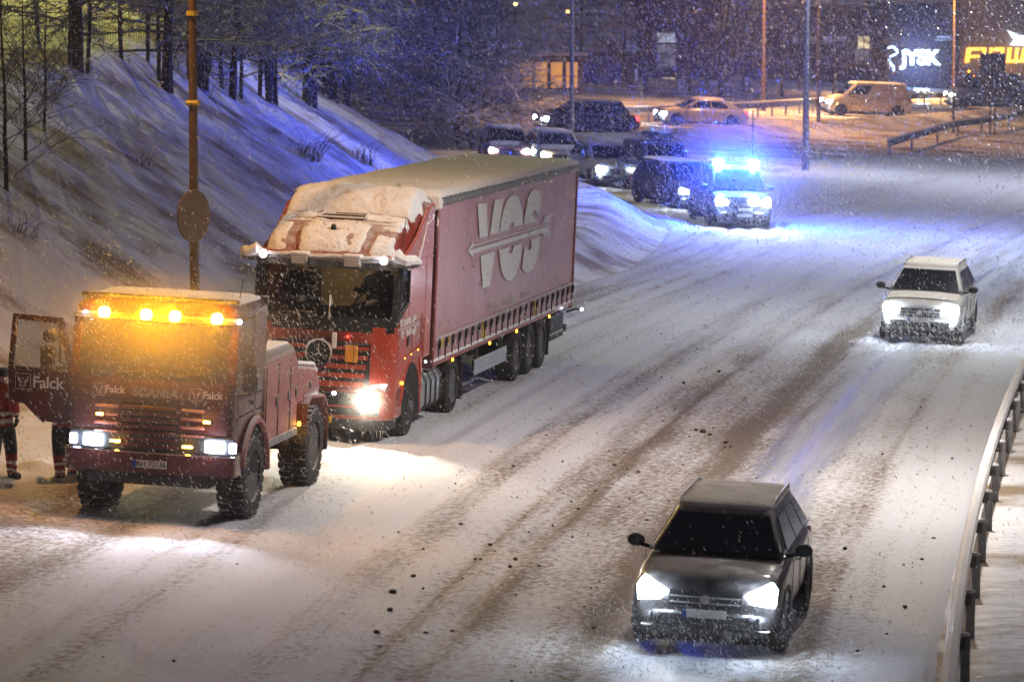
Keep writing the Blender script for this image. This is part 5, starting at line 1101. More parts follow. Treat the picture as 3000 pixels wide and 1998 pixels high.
# ================================================================ poles, signs, lamps
def lamp_post(label, x, y, h, r, m, arm=(1.5,0), col=None, power=0, head=True, name='street_lamp', size=150):
    z = gz(x, y); t_ = thing(name, label, 'street lamp', Matrix.Translation((x, y, z)))
    MB().tube([(0,0,-.2),(0,0,1.0),(0,0,h)], [r*1.15,r,r*.6], 12).build('pole', m, t_, smooth=True)
    if head:
        a = Vector((arm[0], arm[1], 0)); MB().tube([(0,0,h-.1),(a.x*.5,a.y*.5,h+.15),(a.x,a.y,h+.2)], r*.5, 8).build('arm', m, t_, smooth=True)
        hd = MB(); d = a.normalized(); s_ = Vector((-d.y, d.x, 0)); c = Vector((a.x, a.y, h+.2))
        hd.hexa([c+s_*.1-d*.1+Vector((0,0,-.05)), c+s_*.16+d*.6+Vector((0,0,-.05)), c-s_*.16+d*.6+Vector((0,0,-.05)), c-s_*.1-d*.1+Vector((0,0,-.05)), c+s_*.06-d*.1+Vector((0,0,.06)), c+s_*.1+d*.55+Vector((0,0,.05)), c-s_*.1+d*.55+Vector((0,0,.05)), c-s_*.06-d*.1+Vector((0,0,.06))]); hd.build('lamp_head', M['steel_dark'], t_, bevel=.02)
        if power:
            lm = MB(); cc = c+d*.28; lm.box(cc.x-.12,cc.x+.12,cc.y-.12,cc.y+.12,h+.135,h+.148); lm.build('lamp_glass', emi('lamp_'+name, col, 20), t_)
            l = bpy.data.lights.new('street_light', 'SPOT'); l.energy = power; l.color = col; l.spot_size = R(size); l.spot_blend = .5; l.shadow_soft_size = .2
            lo_ = bpy.data.objects.new('street_light', l); COL.objects.link(lo_); lo_.parent = t_; lo_.location = (cc.x, cc.y, h+.10)
    return t_
SOD = (1, .58, .22)
x, y = (567-1500)/F_PX*63.5, 63.5
lp = lamp_post('tall rusty-brown lamp post with a round sign, rising between the recovery truck and the hillside', x, y, 12.2, .085, M['rust'], (-1.5,-1.4), (1,.50,.16), 3300)
sg = MB(); sg.lathe([(.0,-.015),(.44,-.015),(.445,0),(.44,.015),(.0,.015)], 1, (0,0,0), 32)
q = sg.build('round_sign', M['rust'], lp, smooth=True, angle=40); q.location = (-.0,-.11,3.92-gz(x,y)); q.rotation_euler = (0,0,R(58)); 
b = MB(); b.tube([(-.1,-.02,5.6),(.1,-.1,5.6)], .05, 6); b.lathe([(.10,-.04),(.10,.04)], 2, (0,0,7.27-gz(x,y)), 12); b.build('pole_clamp', M['yellow'], lp, smooth=True)
x, y = (1675-1500)/F_PX*158, 158
lamp_post('slim grey lamp post rising beside the rear corner of the trailer', x, y, 12, .10, M['steel'], (2.6,1.6), (1,.48,.16), 4500, size=85)
x, y = (2362-1500)/F_PX*158, 158.3
lamp_post('bluish grey lamp post standing in the snow right of the police vehicle', x, y, 12, .14, M['steel'], (1.5,-1.0), (.8,.85,1), 5200)
x, y = (2236-1500)/F_PX*225, 225
lamp_post('orange-lit lamp post behind the upper road barrier', x, y, 10.5, .12, M['rust'], (0,-2.2), (1,.50,.16), 20000, size=140)
x, y = (2790-1500)/F_PX*262, 262
lamp_post('orange-lit lamp post between the two shop signs', x, y, 8.2, .10, M['rust'], (1.2,-1.4), (1,.50,.16), 22000, size=135)
x, y = (1900-1500)/F_PX*214, 214
lamp_post('tall lamp post at the end of the upper road near the saloon car', -7.5, 176, 10, .11, M['steel_dark'], (1.8,.4), SOD, 0)
for y, col, P_, lab in ((60,(1,.92,.86),6200,'nearest'),(88,(.93,.95,1),4600,'second nearest'),(115,(.72,.81,1),10500,'second farthest'),(150,(.88,.88,1),8500,'farthest')):  # unseen posts, added to light the road from the right
    x = float(xc(y))+7.0+(y > 100)*1.2+(y > 140)*1.5; lamp_post('added unseen lamp post beyond the right guard rail, '+lab+' of four', x, y, 10.5, .09, M['steel'], (-2.4,0), col, P_, size=150)
def short_post(label, px, d, z0, h, r, m=None, cat='post'):
    x = (px-1500)/F_PX*d; o = MB().tube([(0,0,-.3),(0,0,h)], r, 8).build('marker_post', m or M['steel_dark'], None, smooth=True); o.location = (x, d, gz(x, d)); return tag(o, label, cat)
x, y = (2397-1500)/F_PX*199, 199
lamp_post('dark post with an added lamp head in the orange-lit snowbank left of the cream van', x, y, 10.8, .10, M['steel_dark'], (-2.0,-2.0), (1,.46,.14), 8500, size=140)  # lamp head and its light are added, to brighten the upper bank
short_post('thin marker stick in the snow behind the police vehicle', 2205, 170, 0, 2.0, .03)
short_post('slender marker post leaning in the snow in front of the long pale van', 2792, 206, 0, 2.3, .07)
short_post('narrow pole beside the far upper guard rail, thinner than its neighbour', 2478, 248, 0, 5.5, .05, M['steel'])
ts = thing('traffic_sign', 'back of a tall dark traffic sign on two posts at the far upper right', 'traffic sign', Matrix.Translation(((2905-1500)/F_PX*205, 205, gz((2905-1500)/F_PX*205, 205))))
MB().box(-.68,.68,-.03,.03,1.9,4.35).build('sign_panel', M['steel_dark'], ts, bevel=.02)
for xx in (-.10,.14): MB().tube([(xx,-.08,-.2),(xx,-.08,4.25)], .05, 8).build('sign_post', M['steel_dark'], ts, smooth=True)
for zz in (2.3, 3.1, 3.9): MB().box(-.66,.66,-.06,-.03,zz,zz+.06).build('panel_brace', M['steel_dark'], ts)

# ================================================================ buildings
wall_d = mat('dark_facade', (.055,.045,.06), .9, var=.2, scale=.6, bump=.1); wall_b = mat('brick_facade', (.16,.085,.065), .9, var=.25, scale=.8, bump=.1); wall_p = mat('pale_facade', (.22,.19,.18), .9, var=.3, scale=.5)
dark_win = mat('unlit_window', (.02,.022,.03), .15, var=.1); frame_m = mat('window_frame', (.10,.10,.11), .6)
lit_w = emi('lit_window', (1,.80,.45), 1.1); lit_c = emi('lit_window_cool', (.75,.85,1), .55); lit_dim = emi('dim_window', (.7,.75,.9), .16); lit_o = emi('pavilion_glow', (1,.45,.08), .6)
def wpt(px, py, d): p = depth_pt(px, py, d); return p.x, p.z
def building(label, px0, px1, py_top, d, depth, m, wins=(), name='building', floors=0, unlit=True):
    x0, zt = wpt(px0, py_top, d); x1, _ = wpt(px1, py_top, d); z0 = min(gz(x0, d), gz(x1, d))-.5
    t_ = thing(name, label, 'building', Matrix.Translation(((x0+x1)/2, d, z0))); w_, h_ = (x1-x0)/2, zt-z0
    MB().box(-w_,w_,0,depth,0,h_).build('wall', m, t_); rf_ = MB().box(-w_-.25,w_+.25,-.3,depth+.3,h_+.003,h_+.28).build('roof', wall_d, t_); MB().box(-w_-.2,w_+.2,-.25,depth+.25,h_+.283,h_+.42).build('roof_snow', M['snow_cap'], rf_)
    MB().box(-w_+.02,w_-.02,-.06,.0,0,.45).build('plinth', wall_d, t_)
    def win(a, b_, c, e, mm, mull=1, trans=0):
        X0, Zt = wpt(a, c, d); X1, Zb = wpt(b_, e, d); X0 -= (x0+x1)/2; X1 -= (x0+x1)/2; Zt -= z0; Zb -= z0
        f = MB(); f.box(X0-.06,X1+.06,-.08,.02,Zb-.06,Zb); f.box(X0-.06,X1+.06,-.08,.02,Zt,Zt+.06); f.box(X0-.06,X0,-.08,.02,Zb,Zt); f.box(X1,X1+.06,-.08,.02,Zb,Zt)
        for k in range(1, mull+1): xm = X0+(X1-X0)*k/(mull+1); f.box(xm-.03,xm+.03,-.07,.0,Zb,Zt)
        for k in range(1, trans+1): zm = Zb+(Zt-Zb)*k/(trans+1); f.box(X0,X1,-.072,.0,zm-.03,zm+.03)
        fo = f.build('window', frame_m, t_); MB().box(X0,X1,-.03,-.01,Zb,Zt).build('pane', mm, fo)
        MB().box(X0-.1,X1+.1,-.14,-.082,Zb-.12,Zb-.062).build('sill', M['snow_cap'], fo)
    for q_ in wins: win(*q_)
    return t_, (x0+x1)/2, z0
building('low brownish building behind the blue-lit trees with pale wall patches', 1500, 1872, 165, 262, 12, wall_p, [(1555,1600,190,250,dark_win,1),(1625,1668,190,250,dark_win,1),(1700,1745,190,250,dark_win,1),(1775,1820,190,250,dark_win,1),(1860,1868,200,240,lit_dim,0)])
building('dark apartment block with a lit stairwell window and a small lit window', 1880, 2140, -60, 282, 14, wall_d, [(1925,1978,98,128,lit_c,1),(1925,1978,128,158,lit_dim,1),(1925,1978,158,196,lit_dim,2),(1942,1978,229,261,lit_w,1),(2050,2095,98,140,dark_win,1),(2050,2095,165,205,dark_win,1),(2050,2095,229,261,dark_win,1)])
building('reddish brick building between the apartment block and the long shop building', 2150, 2300, 40, 300, 12, wall_b, [(2170,2205,100,140,dark_win,1),(2240,2275,100,140,dark_win,1),(2170,2205,180,220,dark_win,1),(2240,2275,180,220,dark_win,1)])
building('long dark building with a dim window strip and one warm double window', 2310, 2590, 30, 292, 14, wall_d, [(2322,2352,108,126,lit_dim,1),(2368,2402,108,124,lit_dim,1),(2412,2440,108,126,lit_dim,1),(2450,2480,108,118,lit_dim,1),(2514,2547,108,143,lit_w,1),(2505,2545,148,182,lit_dim,2)])
jb, jx, jz = building('dark shop building carrying the glowing white swan sign', 2600, 2805, 20, 286, 16, wall_d, [(2745,2785,107,114,lit_dim,0)])
pb_, pxx, pz = building('tall dark shop building with the glowing orange letters', 2812, 3200, -10, 288, 18, wall_p, [])
# pavilion made up to stand in for the orange glow behind the trees
pv = thing('glow_pavilion', 'small pavilion standing in for the orange glow behind the blue-lit branches', 'pavilion', Matrix.Translation((wpt(1560, 330, 238)[0], 238, gz(wpt(1560,330,238)[0], 238))))
MB().box(-2.0,3.2,1.0,4.0,0,2.2).build('wall', wall_p, pv)
for k in range(5):
    x = -1.7+k*.95; f = MB(); f.box(x-.04,x+.76,.90,.99,.25,.31); f.box(x-.04,x+.76,.90,.99,1.9,1.96); f.box(x-.04,x,.90,.99,.25,1.96); f.box(x+.72,x+.76,.90,.99,.25,1.96); f.box(x,x+.72,.92,.98,1.0,1.05); fo = f.build('window', frame_m, pv); MB().box(x,x+.72,.95,.97,.31,1.9).build('pane', lit_o, fo)
b = MB(); b.box(-2.3,3.5,.6,4.2,2.2,2.3); b.build('roof', wall_d, pv, bevel=.02); MB().box(-2.3,3.5,.5,4.2,2.303,2.5).build('roof_snow', M['snow_cap'], pv, bevel=.06, seg=2)
# shop signs
sign_w = emi('sign_white', (.55,.75,1), 7); sign_o = emi('sign_orange', (1,.33,.02), 2.6); sign_y = emi('sign_yellow', (1,.55,.06), 2.4); sign_c = emi('sign_cool', (.75,.95,1), 2.2)
js = thing('shop_sign', 'glowing blue-white letters with a swan neck outline on the dark shop building', 'shop sign', Matrix.Translation((wpt(2690,175,285)[0], 285.6, wpt(2690,172,285)[1])))
me = text_mesh('JYSK', 1.50, depth=.12, bold=.055, space=.93); me.materials.clear(); me.materials.append(sign_w); o = bpy.data.objects.new('lettering', me); COL.objects.link(o); o.parent = js; o.rotation_euler = FACE_FRONT; o.location = (.22,0,0)
b = MB(); u = 285/F_PX; P_ = [(2603,143),(2612,139),(2622,141),(2629,148),(2632,157),(2622,164),(2611,166),(2606,176),(2612,188),(2620,200),(2621,210)]
ox, oz = wpt(2690,172,285); P_ = [Vector((wpt(a,c,285)[0]-ox, 0, wpt(a,c,285)[1]-oz)) for a, c in P_]
b.tube(P_, [.06,.08,.10,.10,.09,.09,.08,.10,.11,.11,.06], 6); b.build('swan_outline', sign_w, js, smooth=True); point(js, (0,-1.2,0), 900, (.25,.45,1), .8)
t2 = thing('shop_sign', 'glowing white letters low beside the rear of the cream van', 'shop sign', Matrix.Translation((wpt(2700,285,250)[0], 250, wpt(2700,278,250)[1])))
me = text_mesh('TS', 1.0, depth=.1, bold=.035, space=1.05); me.materials.clear(); me.materials.append(sign_c); o = bpy.data.objects.new('lettering', me); COL.objects.link(o); o.parent = t2; o.rotation_euler = FACE_FRONT
b = MB(); b.box(-.35,.5,-.03,.03,-.70,-.55); b.build('underline', sign_c, t2, bevel=.03); point(t2, (0,-1.2,0), 60, (.4,.7,1), .8)
ps = thing('shop_sign', 'large glowing orange letters with a white arrow above, cut off by the right edge', 'shop sign', Matrix.Translation((wpt(2830,183,287)[0], 287.6, wpt(2830,185,287)[1])))
u = 287/F_PX
def strokes(nm, polys, m_, th=.12):
    b = MB()
    for k, P_ in enumerate(polys): b.prism([((a-2830)*u, (185-c)*u) for a, c in P_], 1, -th/2-.002*k, th/2+.002*k)
    return b.build(nm, m_, ps)
for nm, P_ in (('letter_p', [[(2830,185),(2836,141),(2848,141),(2842,185)],[(2848,141),(2893,141),(2892,150),(2847,150)],[(2883,150),(2892,150),(2886,171),(2877,171)],[(2845,163),(2877,163),(2877,171),(2844,171)]]),
    ('letter_o', [[(2902,141),(2944,141),(2943,150),(2901,150)],[(2902,150),(2910,150),(2905,185),(2896,185)],[(2936,150),(2944,150),(2938,185),(2930,185)],[(2905,177),(2930,177),(2930,185),(2905,185)]]),
    ('letter_w', [[(2955,141),(2966,141),(2961,185),(2950,185)],[(2961,176),(2990,176),(2990,185),(2961,185)],[(2978,141),(2988,141),(2984,176),(2974,176)],[(2998,141),(3010,141),(3006,185),(2990,185)]])):
    strokes(nm, P_, sign_y); o_ = strokes(nm, [[(a+(-2 if a < 2900 else 1), c+1.5) for a, c in P_[0]]], sign_o, .04)
strokes('arrow_mark', [[(2951,90),(2972,118),(2960,134),(3030,136),(3030,112),(2985,104)]], sign_c)
point(ps, (3,-1.5,0), 140, (1,.4,.05), .8)
sw_ = MB().box(-.28,.28,-.05,.05,-.55,.55); o = sw_.build('lit_sign_box', emi('small_sign', (.8,.8,.95), .9), None); o.location = (wpt(1848,157,278)[0], 278, wpt(1848,157,278)[1]); tag(o, 'small white lit box sign on the brownish building beside the tall window', 'sign')
# distant lamps on the dark hillside
for k, (px, py, c) in enumerate([(1510,13,'y'),(1602,38,'g'),(1664,35,'o'),(1441,110,'o'),(1479,112,'o'),(2047,57,'o'),(2142,22,'y'),(2150,20,'y'),(2163,29,'o'),(2220,14,'o'),(2068,18,'b'),(2098,16,'b'),(1312,32,'r'),(1332,34,'r'),(1350,31,'r'),(1352,38,'r'),(1268,112,'g'),(1290,116,'g'),(1880,35,'y'),(2214,15,'y')]):
    d = 330+((k*37) % 60); p = depth_pt(px, py, d); z = gz(p.x, p.y); c_ = {'y':(1,.8,.2),'g':(.7,1,.4),'o':(1,.5,.1),'b':(.3,.4,1),'r':(1,.03,.03)}[c]
    h = p.z-z; t_ = thing('street_lamp', {'y':'tiny yellow lamp on the dark hillside','g':'tiny greenish lamp on the dark hillside','o':'tiny orange lamp on the dark hillside','b':'tiny blue lamp on the dark hillside','r':'tiny red lamp seen through the trees'}[c], 'street lamp', Matrix.Translation((p.x, p.y, z)), {'y':'tiny yellow lamps','g':'tiny greenish lamps','o':'tiny orange lamps','b':'tiny blue lamps','r':'tiny red lamps'}[c])
    MB().tube([(0,.1,-.5),(0,.1,h+.1)], .06, 6).build('pole', M['steel_dark'], t_); MB().ball((0,0,h), .17,.15,.13, 8, 6).build('lamp_head', emi('far_lamp_'+c+str(k), c_, 7), t_)
# ================================================================ trees
def branchy(seed, H, r0, n1, z0, spread, n2=12, n3=4, droop=.25, up=.25, trunk_n=8, thin=.012, lean=.0):
    rnd = random.Random(seed); T = MB(); pts = []; x = y = 0
    for k in range(9):
        t_ = k/8; pts.append((x+lean*H*t_, y, H*t_)); x += rnd.uniform(-.05,.05)*H*.12; y += rnd.uniform(-.05,.05)*H*.12
    pts[0] = (0,0,-.4); T.tube(pts, [r0*(1.15-.95*k/8) for k in range(9)], trunk_n)
    C = MB()
    def P(t_): k = min(int(t_*8), 7); f = t_*8-k; return Vector(pts[k]).lerp(Vector(pts[k+1]), f)
    def br(p, d, L_, r_, lvl):
        n = 4; q = [p.copy()]; dd = d.copy()
        for k in range(n):
            dd = (dd+Vector((rnd.uniform(-.22,.22), rnd.uniform(-.22,.22), rnd.uniform(-.15,.15)-(droop*.22 if lvl < 2 else .05)))).normalized(); q.append(q[-1]+dd*L_/n)
        C.tube(q, [r_*(1-.8*k/n) for k in range(n+1)], 3, False)
        if lvl >= 3: return
        m_ = n2 if lvl == 1 else n3
        for k in range(m_):
            t_ = rnd.uniform(.18, 1)*n; i0 = min(int(t_), n-1); pp_ = q[i0].lerp(q[i0+1], t_-i0); base = (q[i0+1]-q[i0]).normalized()
            nd = (base*.75+Vector((rnd.uniform(-1,1), rnd.uniform(-1,1), rnd.uniform(-.35,.45)))*.8).normalized(); br(pp_, nd, L_*rnd.uniform(.28,.5), max(r_*.45, thin), lvl+1)
    for k in range(n1):
        t_ = z0/H+(1-z0/H)*(k+.5)/n1*.97; a = rnd.uniform(0, 2*math.pi); L_ = spread*(1.12-t_)*rnd.uniform(.6,1.15)
        br(P(t_), Vector((math.cos(a), math.sin(a), up+rnd.uniform(-.15,.25))).normalized(), L_, r0*.22*(1.1-t_)+thin, 1)
    return T, C
def variant(*a, mt='twig', **k): T, C = branchy(*a, **k); return T.mesh('trunk', M['bark'], True), C.mesh('crown', M[mt], False)
VB = [variant(11+k, 8.5, .135, 60, 1.0, 3.4, n2=12, n3=5, droop=.25, up=.2, thin=.017) for k in range(3)]
VT = [variant(31+k, 7.5, .06, 34, 1.5, 2.2, n2=10, n3=4, droop=.2, up=.3, thin=.014) for k in range(3)]
def plant(label, name, v, x, y, s=1., rot=0, cat='tree', group=None, tilt=0.):
    t_ = thing(name, label, cat, Matrix.Translation((x, y, gz(x, y))) @ Euler((tilt*.5, tilt, rot)).to_matrix().to_4x4() @ Matrix.Scale(s, 4), group)
    share(v[0], 'trunk', t_); share(v[1], 'crown', t_); return t_
base = [(180,205,0),(318,295,0),(358,320,1),(402,350,0),(560,280,0),(680,290,0),(730,375,0),(765,420,1),(790,430,0),(875,380,0),(920,410,1),(936,420,0),(948,421,0),(965,345,0),(1018,410,0),(1070,455,1),(1107,462,0),(1195,445,0),(1240,475,1),(1258,480,0),(1272,485,0),(1395,455,0),(1425,490,1),(1442,492,1),(1452,495,0),(1485,440,0),(1525,465,1),(1538,470,0),(1553,480,0)]
ORD = 'first second third fourth fifth sixth seventh eighth ninth tenth eleventh twelfth thirteenth fourteenth fifteenth sixteenth seventeenth eighteenth nineteenth twentieth twenty-first twenty-second twenty-third'.split(); NB = [0, 0]
for k, (a, c, big) in enumerate(base):
    p = hit(a/1.57, c/1.57); v = (VB if big else VT)[k % 3]
    plant((ORD[NB.__setitem__(0, NB[0]+1) or NB[0]-1]+' thick-stemmed snow-laden tree from the left along the top of the slope') if big else (ORD[NB.__setitem__(1, NB[1]+1) or NB[1]-1]+' thin-stemmed snowy tree from the left along the top of the slope'), 'slope_tree', v, p.x, p.y, .85+.3*((k*7) % 5)/5, k*1.3, group='thick trees on the slope' if big else 'thin trees on the slope', tilt=R(((k*5) % 7-3)*1.1))
# second row further back fills the canopy
for k in range(16):
    x = -27+k*1.75+random.uniform(-.6,.6); y = 128+random.uniform(0, 16)+max(0, (-x-14))*.2
    if x > float(np.interp(y, HTOE[:,1], HTOE[:,0]))-1 or k % 3 == 1: continue
    plant(ORD[k]+' snowy tree from the left in the wood beyond the yellow-lit clearing', 'woodland_tree', VB[k % 3], x, y+8, 1.0+random.random()*.3, k*2.1, group='trees beyond the clearing')
# broad bare trees lit blue at the foot of the hill
VS = [variant(51+k, 6.6, .11, 70, .3, 3.4, n2=13, n3=5, droop=.1, up=.35, thin=.014, mt='twig2') for k in range(3)]
BO = [sorted([1130,1190,1245,1285,1335,1385,1230,1080,1310,1420]).index(q_) for q_ in [1130,1190,1245,1285,1335,1385,1230,1080,1310,1420]]
for k, (px, py, s) in enumerate([(1130,290,.9),(1190,330,1.05),(1245,345,.95),(1285,385,1.0),(1335,410,1.0),(1385,425,.85),(1230,300,1.1),(1080,285,.8),(1310,330,1.2),(1420,400,.8)]):
    s *= 1.25; py += 12
    p = hit(px, py); plant(ORD[BO[k]]+' bare bushy tree from the left in the blue-tinged clump ending the hill', 'bare_tree', VS[k % 3], p.x, p.y, s, k*1.7, group='blue-tinged bushy trees')
# dark far trees in front of the buildings
M['far_twig'] = mat('dark_twig', (.03,.028,.032), .95, dust=.12, dcol=(.3,.3,.33)); VF = [variant(91+k, 6.5, .11, 34, .8, 2.6, n2=9, n3=3, droop=.05, up=.5, thin=.014, mt='far_twig') for k in range(2)]
for k, (px, d, s) in enumerate([(1400,235,1.3),(1455,250,1.3),(1705,245,1.0),(1830,262,1.2),(1890,250,1.1),(2018,255,1.1),(2070,268,1.3),(2110,248,1.25),(2180,258,1.4),(2240,262,1.2),(2290,252,1.3),(2340,268,1.2),(2440,262,1.1),(2560,272,.9),(2590,258,1.0)]):
    x = (px-1500)/F_PX*d; plant(ORD[k]+' dark bare tree from the left before the far buildings beyond the upper road', 'far_tree', VF[k % 2], x, d, s, k*2.3, group='dark trees beyond the upper road')
# shrubs at the left edge
VL = [variant(71+k, 4.2, .045, 34, .25, 1.9, n2=9, n3=3, droop=.0, up=.8, thin=.008) for k in range(2)]
for k, (px, py, s) in enumerate([(20,560,1.1),(75,470,.95),(130,390,.8)]):
    p = hit(px, py); plant(['bare twiggy shrub at the left edge, lowest of three','bare twiggy shrub halfway up the left edge','bare twiggy shrub under the leftmost trees, highest of three'][k], 'shrub', VL[k % 2], p.x, p.y, s, k*2, 'shrub')
# dry stalk tufts
def tuft(label, px, py, n, h, w_):
    p = hit(px, py); b = MB(); rnd = random.Random(px)
    for k in range(n):
        L_ = h*rnd.uniform(.35,1.05); x = rnd.uniform(-.35,.35); y = rnd.uniform(-.3,.3); lx = rnd.uniform(-.5,1.3)*w_; w2 = rnd.uniform(-.3,.3)
        b.tube([(x,y,-.1),(x+lx*.4*L_,y,L_*rnd.uniform(.4,.6)),(x+(lx+w2)*L_,y+rnd.uniform(-.2,.2),L_*rnd.uniform(.45,.9))], [.010,.008,.004], 3)
    o = b.build('dry_tuft', M['grass'], None); o.location = (p.x, p.y, p.z); tag(o, label, 'plant', kind='thing')
tuft('tuft of dry stalks poking from the bluish slope above the cab', 905, 468, 46, .95, 1.0)
tuft('sparser tuft of dry stalks on the slope above the trailer', 1060, 478, 26, .9, .6)
tuft('lone dry stalks on the lower left slope', 60, 690, 14, .7, .9)
tuft('faint grass poking out behind the recovery truck door on the slope', 400, 480, 12, .5, .6)
# wire fence behind the trees
fn = thing('wire_fence', 'wire mesh fence running behind the trees through the yellow-lit snow', 'fence')
FP = []
for px, py in ((-60,55),(100,95),(250,120),(420,150),(600,178),(760,200),(930,222)):
    p = hit(px, py); FP.append((p.x, p.y+1.0, gz(p.x, p.y+1.0)))
b = MB()
for k in range(9): b.tube([(x,y,z+.12+k*.16) for x, y, z in FP], .006, 3, False)
for (x0,y0,z0),(x1,y1,z1) in zip(FP[:-1], FP[1:]):
    n = int(math.hypot(x1-x0, y1-y0)/.16)
    for k in range(n): f = k/n; b.tube([(x0+(x1-x0)*f,y0+(y1-y0)*f,z0+(z1-z0)*f+.1),(x0+(x1-x0)*f,y0+(y1-y0)*f,z0+(z1-z0)*f+1.42)], .006, 3, False)
tag(b.build('wire_mesh', M['steel_dark'], fn), kind='stuff')
for x, y, z in FP: MB().tube([(x,y,z-.2),(x,y,z+1.55)], .035, 6).build('fence_post', M['steel_dark'], fn)
# far wooded hill as one mass
fw = []; ff = []
for k in range(1500):
    x = random.uniform(-120, 190); y = random.uniform(395, 640); z = gz(x, y); h = random.uniform(7, 13); w_ = h*.24; o_ = len(fw)
    for lv in range(3):
        zz = z+h*(.12+.27*lv); ww = w_*(1-.28*lv); o_ = len(fw)
        for a in range(6): t_ = a*math.pi/3+lv+k; fw.append((x+ww*math.cos(t_)*random.uniform(.7,1.2), y+ww*math.sin(t_), zz+random.uniform(-.3,.3)))
        fw.append((x, y, zz+h*.38)); ff += [(o_+a, o_+(a+1) % 6, o_+6) for a in range(6)]
b = MB(); b.add(fw, ff); o = b.build('far_forest', mat('far_conifers', (.03,.035,.035), .95, dust=.1, dcol=(.5,.5,.5), dscale=.3), None); tag(o, 'dark distant wooded hillside', 'forest', kind='stuff')

# ================================================================ lumps of slush on the road
cv = []
for s in range(6):
    b = MB(); b.ball((0,0,0), 1, 1, .8, 8, 6); rnd = random.Random(s); b.v = [(x*rnd.uniform(.7,1.3), y*rnd.uniform(.7,1.3), z*rnd.uniform(.6,1.2)) for x, y, z in b.v]; cv.append(b.mesh('clod', M['clod'], True, 60))
CL = [(2065,1268,.11),(2108,1090,.07),(1600,735+0*0,0)]
cl = []
def road_z(p): return -.04404*p.x+.0001*p.y+.006
pts = [(1152,1738,.075),(1246,1858,.055),(1211,1690,.055),(1392,1640,.04),(1408,1640,.04),(1142,1790,.06),(1105,1855,.06),(1333,1905,.045),(1325,1850,.04),(1510,1640,.05),(1546,1660,.04),(1578,1662,.05),(1495,1662,.045),(1436,1598,.05),(1350,1537,.045),(1695,1492,.04),(1745,1440,.045),(2058,1268,.10),(2040,1262,.06),(2080,1275,.06),(2126,1298,.06),(2107,1090,.06),(2003,1124,.06),(2475,1610,.055),(1895,1527,.05),(1740,1840,.05),(1600,1278,.05),(1930,1210,.03),(1805,1365,.04),(1870,1385,.05),(1800,1363,.045),(1960,1470,.04),(1965,1500,.03),(2140,1310,.04),(2735,1580,.05),(2790,1345,.04),(2700,1640,.04),(2652,1780,.05),(2590,1720,.04),(1550,1560,.03),(1627,1588,.03),(1510,1745,.03),(1240,1610,.03),(1168,1560,.03)]
for k, (px, py, s) in enumerate(pts):
    p = at(px, py); t_ = share(cv[k % 6], 'slush_clod', None, (p.x, p.y, road_z(p)+s*.25), (0,0,k)); t_.scale = (s*.65,)*3; t_.parent = None
    tag(t_, 'dark lump of frozen slush lying on the snowy road', 'slush lump', 'lumps of slush on the road')
V_ = []; F_ = []; rnd = np.random.default_rng(5)
for k in range(1900):
    if k % 3: u = rnd.normal(rnd.choice([-1.3,.1,.9,3.6]), .5)
    else: u = rnd.uniform(-4.5, 4.8)
    y = 36+(rnd.random()**1.3)*95; x = float(xc(y))+u
    s = .006+.022*rnd.random()**5; z = -.04404*x+.0001*y+.01; o_ = len(V_)
    V_ += [(x+s*a*rnd.uniform(.7,1.3), y+s*c*rnd.uniform(.7,1.3), z+s*e*rnd.uniform(.7,1.2)) for a, c, e in ((1,0,0),(0,1,0),(-1,0,0),(0,-1,0),(0,0,1),(0,0,-.6))]
    F_ += [tuple(o_+q for q in f) for f in ((0,1,4),(1,2,4),(2,3,4),(3,0,4),(1,0,5),(2,1,5),(3,2,5),(0,3,5))]
b = MB(); b.add(V_, F_); tag(b.build('gravel', M['clod'], None), 'scattered small crumbs of slush and gravel on the road', 'gravel', kind='stuff')

# ================================================================ falling snow
n = 400000; rg = np.random.default_rng(3)
yy = 20+rg.random(n)**.62*205; half = .20*yy+2.5; xx = (rg.random(n)*2-1)*half; zz = rg.random(n)*(np.minimum(11.5, 9.5)+1.5)-1.2
gzv = ground(xx, yy, False); ok = zz > gzv+.05; xx, yy, zz = xx[ok], yy[ok], zz[ok]
def in_box(mw, b0, b1):
    mi = np.array(mw.inverted()); P_ = np.stack([xx, yy, zz, np.ones_like(xx)]); q = mi @ P_
    return (q[0] > b0[0]) & (q[0] < b1[0]) & (q[1] > b0[1]) & (q[1] < b1[1]) & (q[2] > b0[2]) & (q[2] < b1[2])
bad = in_box(SEMI, (-1.4,-.1,0), (1.4,17,4.1)) | in_box(RESC, (-1.3,0,.4), (1.3,5.9,3.1))
xx, yy, zz = xx[~bad], yy[~bad], zz[~bad]; 
def swarm(mw, n_, b0, b1):
    global xx, yy, zz
    q = rg.random((n_, 3))*(np.array(b1)-b0)+b0; w_ = (np.array(mw) @ np.c_[q, np.ones(n_)].T)[:3]; xx = np.r_[xx, w_[0]]; yy = np.r_[yy, w_[1]]; zz = np.r_[zz, w_[2]]
swarm(RESC, 4500, (-3.2,-4,.1), (3.4,-.15,4.6)); swarm(RESC, 3000, (-2.6,-1.6,2.2), (2.6,-.1,4.0)); swarm(k_car.matrix_world, 2600, (-1.6,-1.6,.0), (1.6,-.1,.75)); swarm(l_car.matrix_world, 2600, (-1.7,-1.6,0), (1.7,-.1,.8)); swarm(pol.matrix_world, 7000, (-3,-3,.1), (3,.0,3.5)); swarm(SEMI, 900, (-1.6,-2.2,0), (1.6,-.2,2.2))
q_ = 500; xx = np.r_[xx, rg.uniform(-3,3,q_)]; yy = np.r_[yy, rg.uniform(6,20,q_)]; zz = np.r_[zz, rg.uniform(4.5,8.6,q_)]
n = len(xx)
r_ = .0028+.0075*rg.random(n)**2.2; lf = 2.8+3.0*rg.random(n); r_ *= np.interp(yy, [20,45,60,120], [.45,.7,.85,1.3])
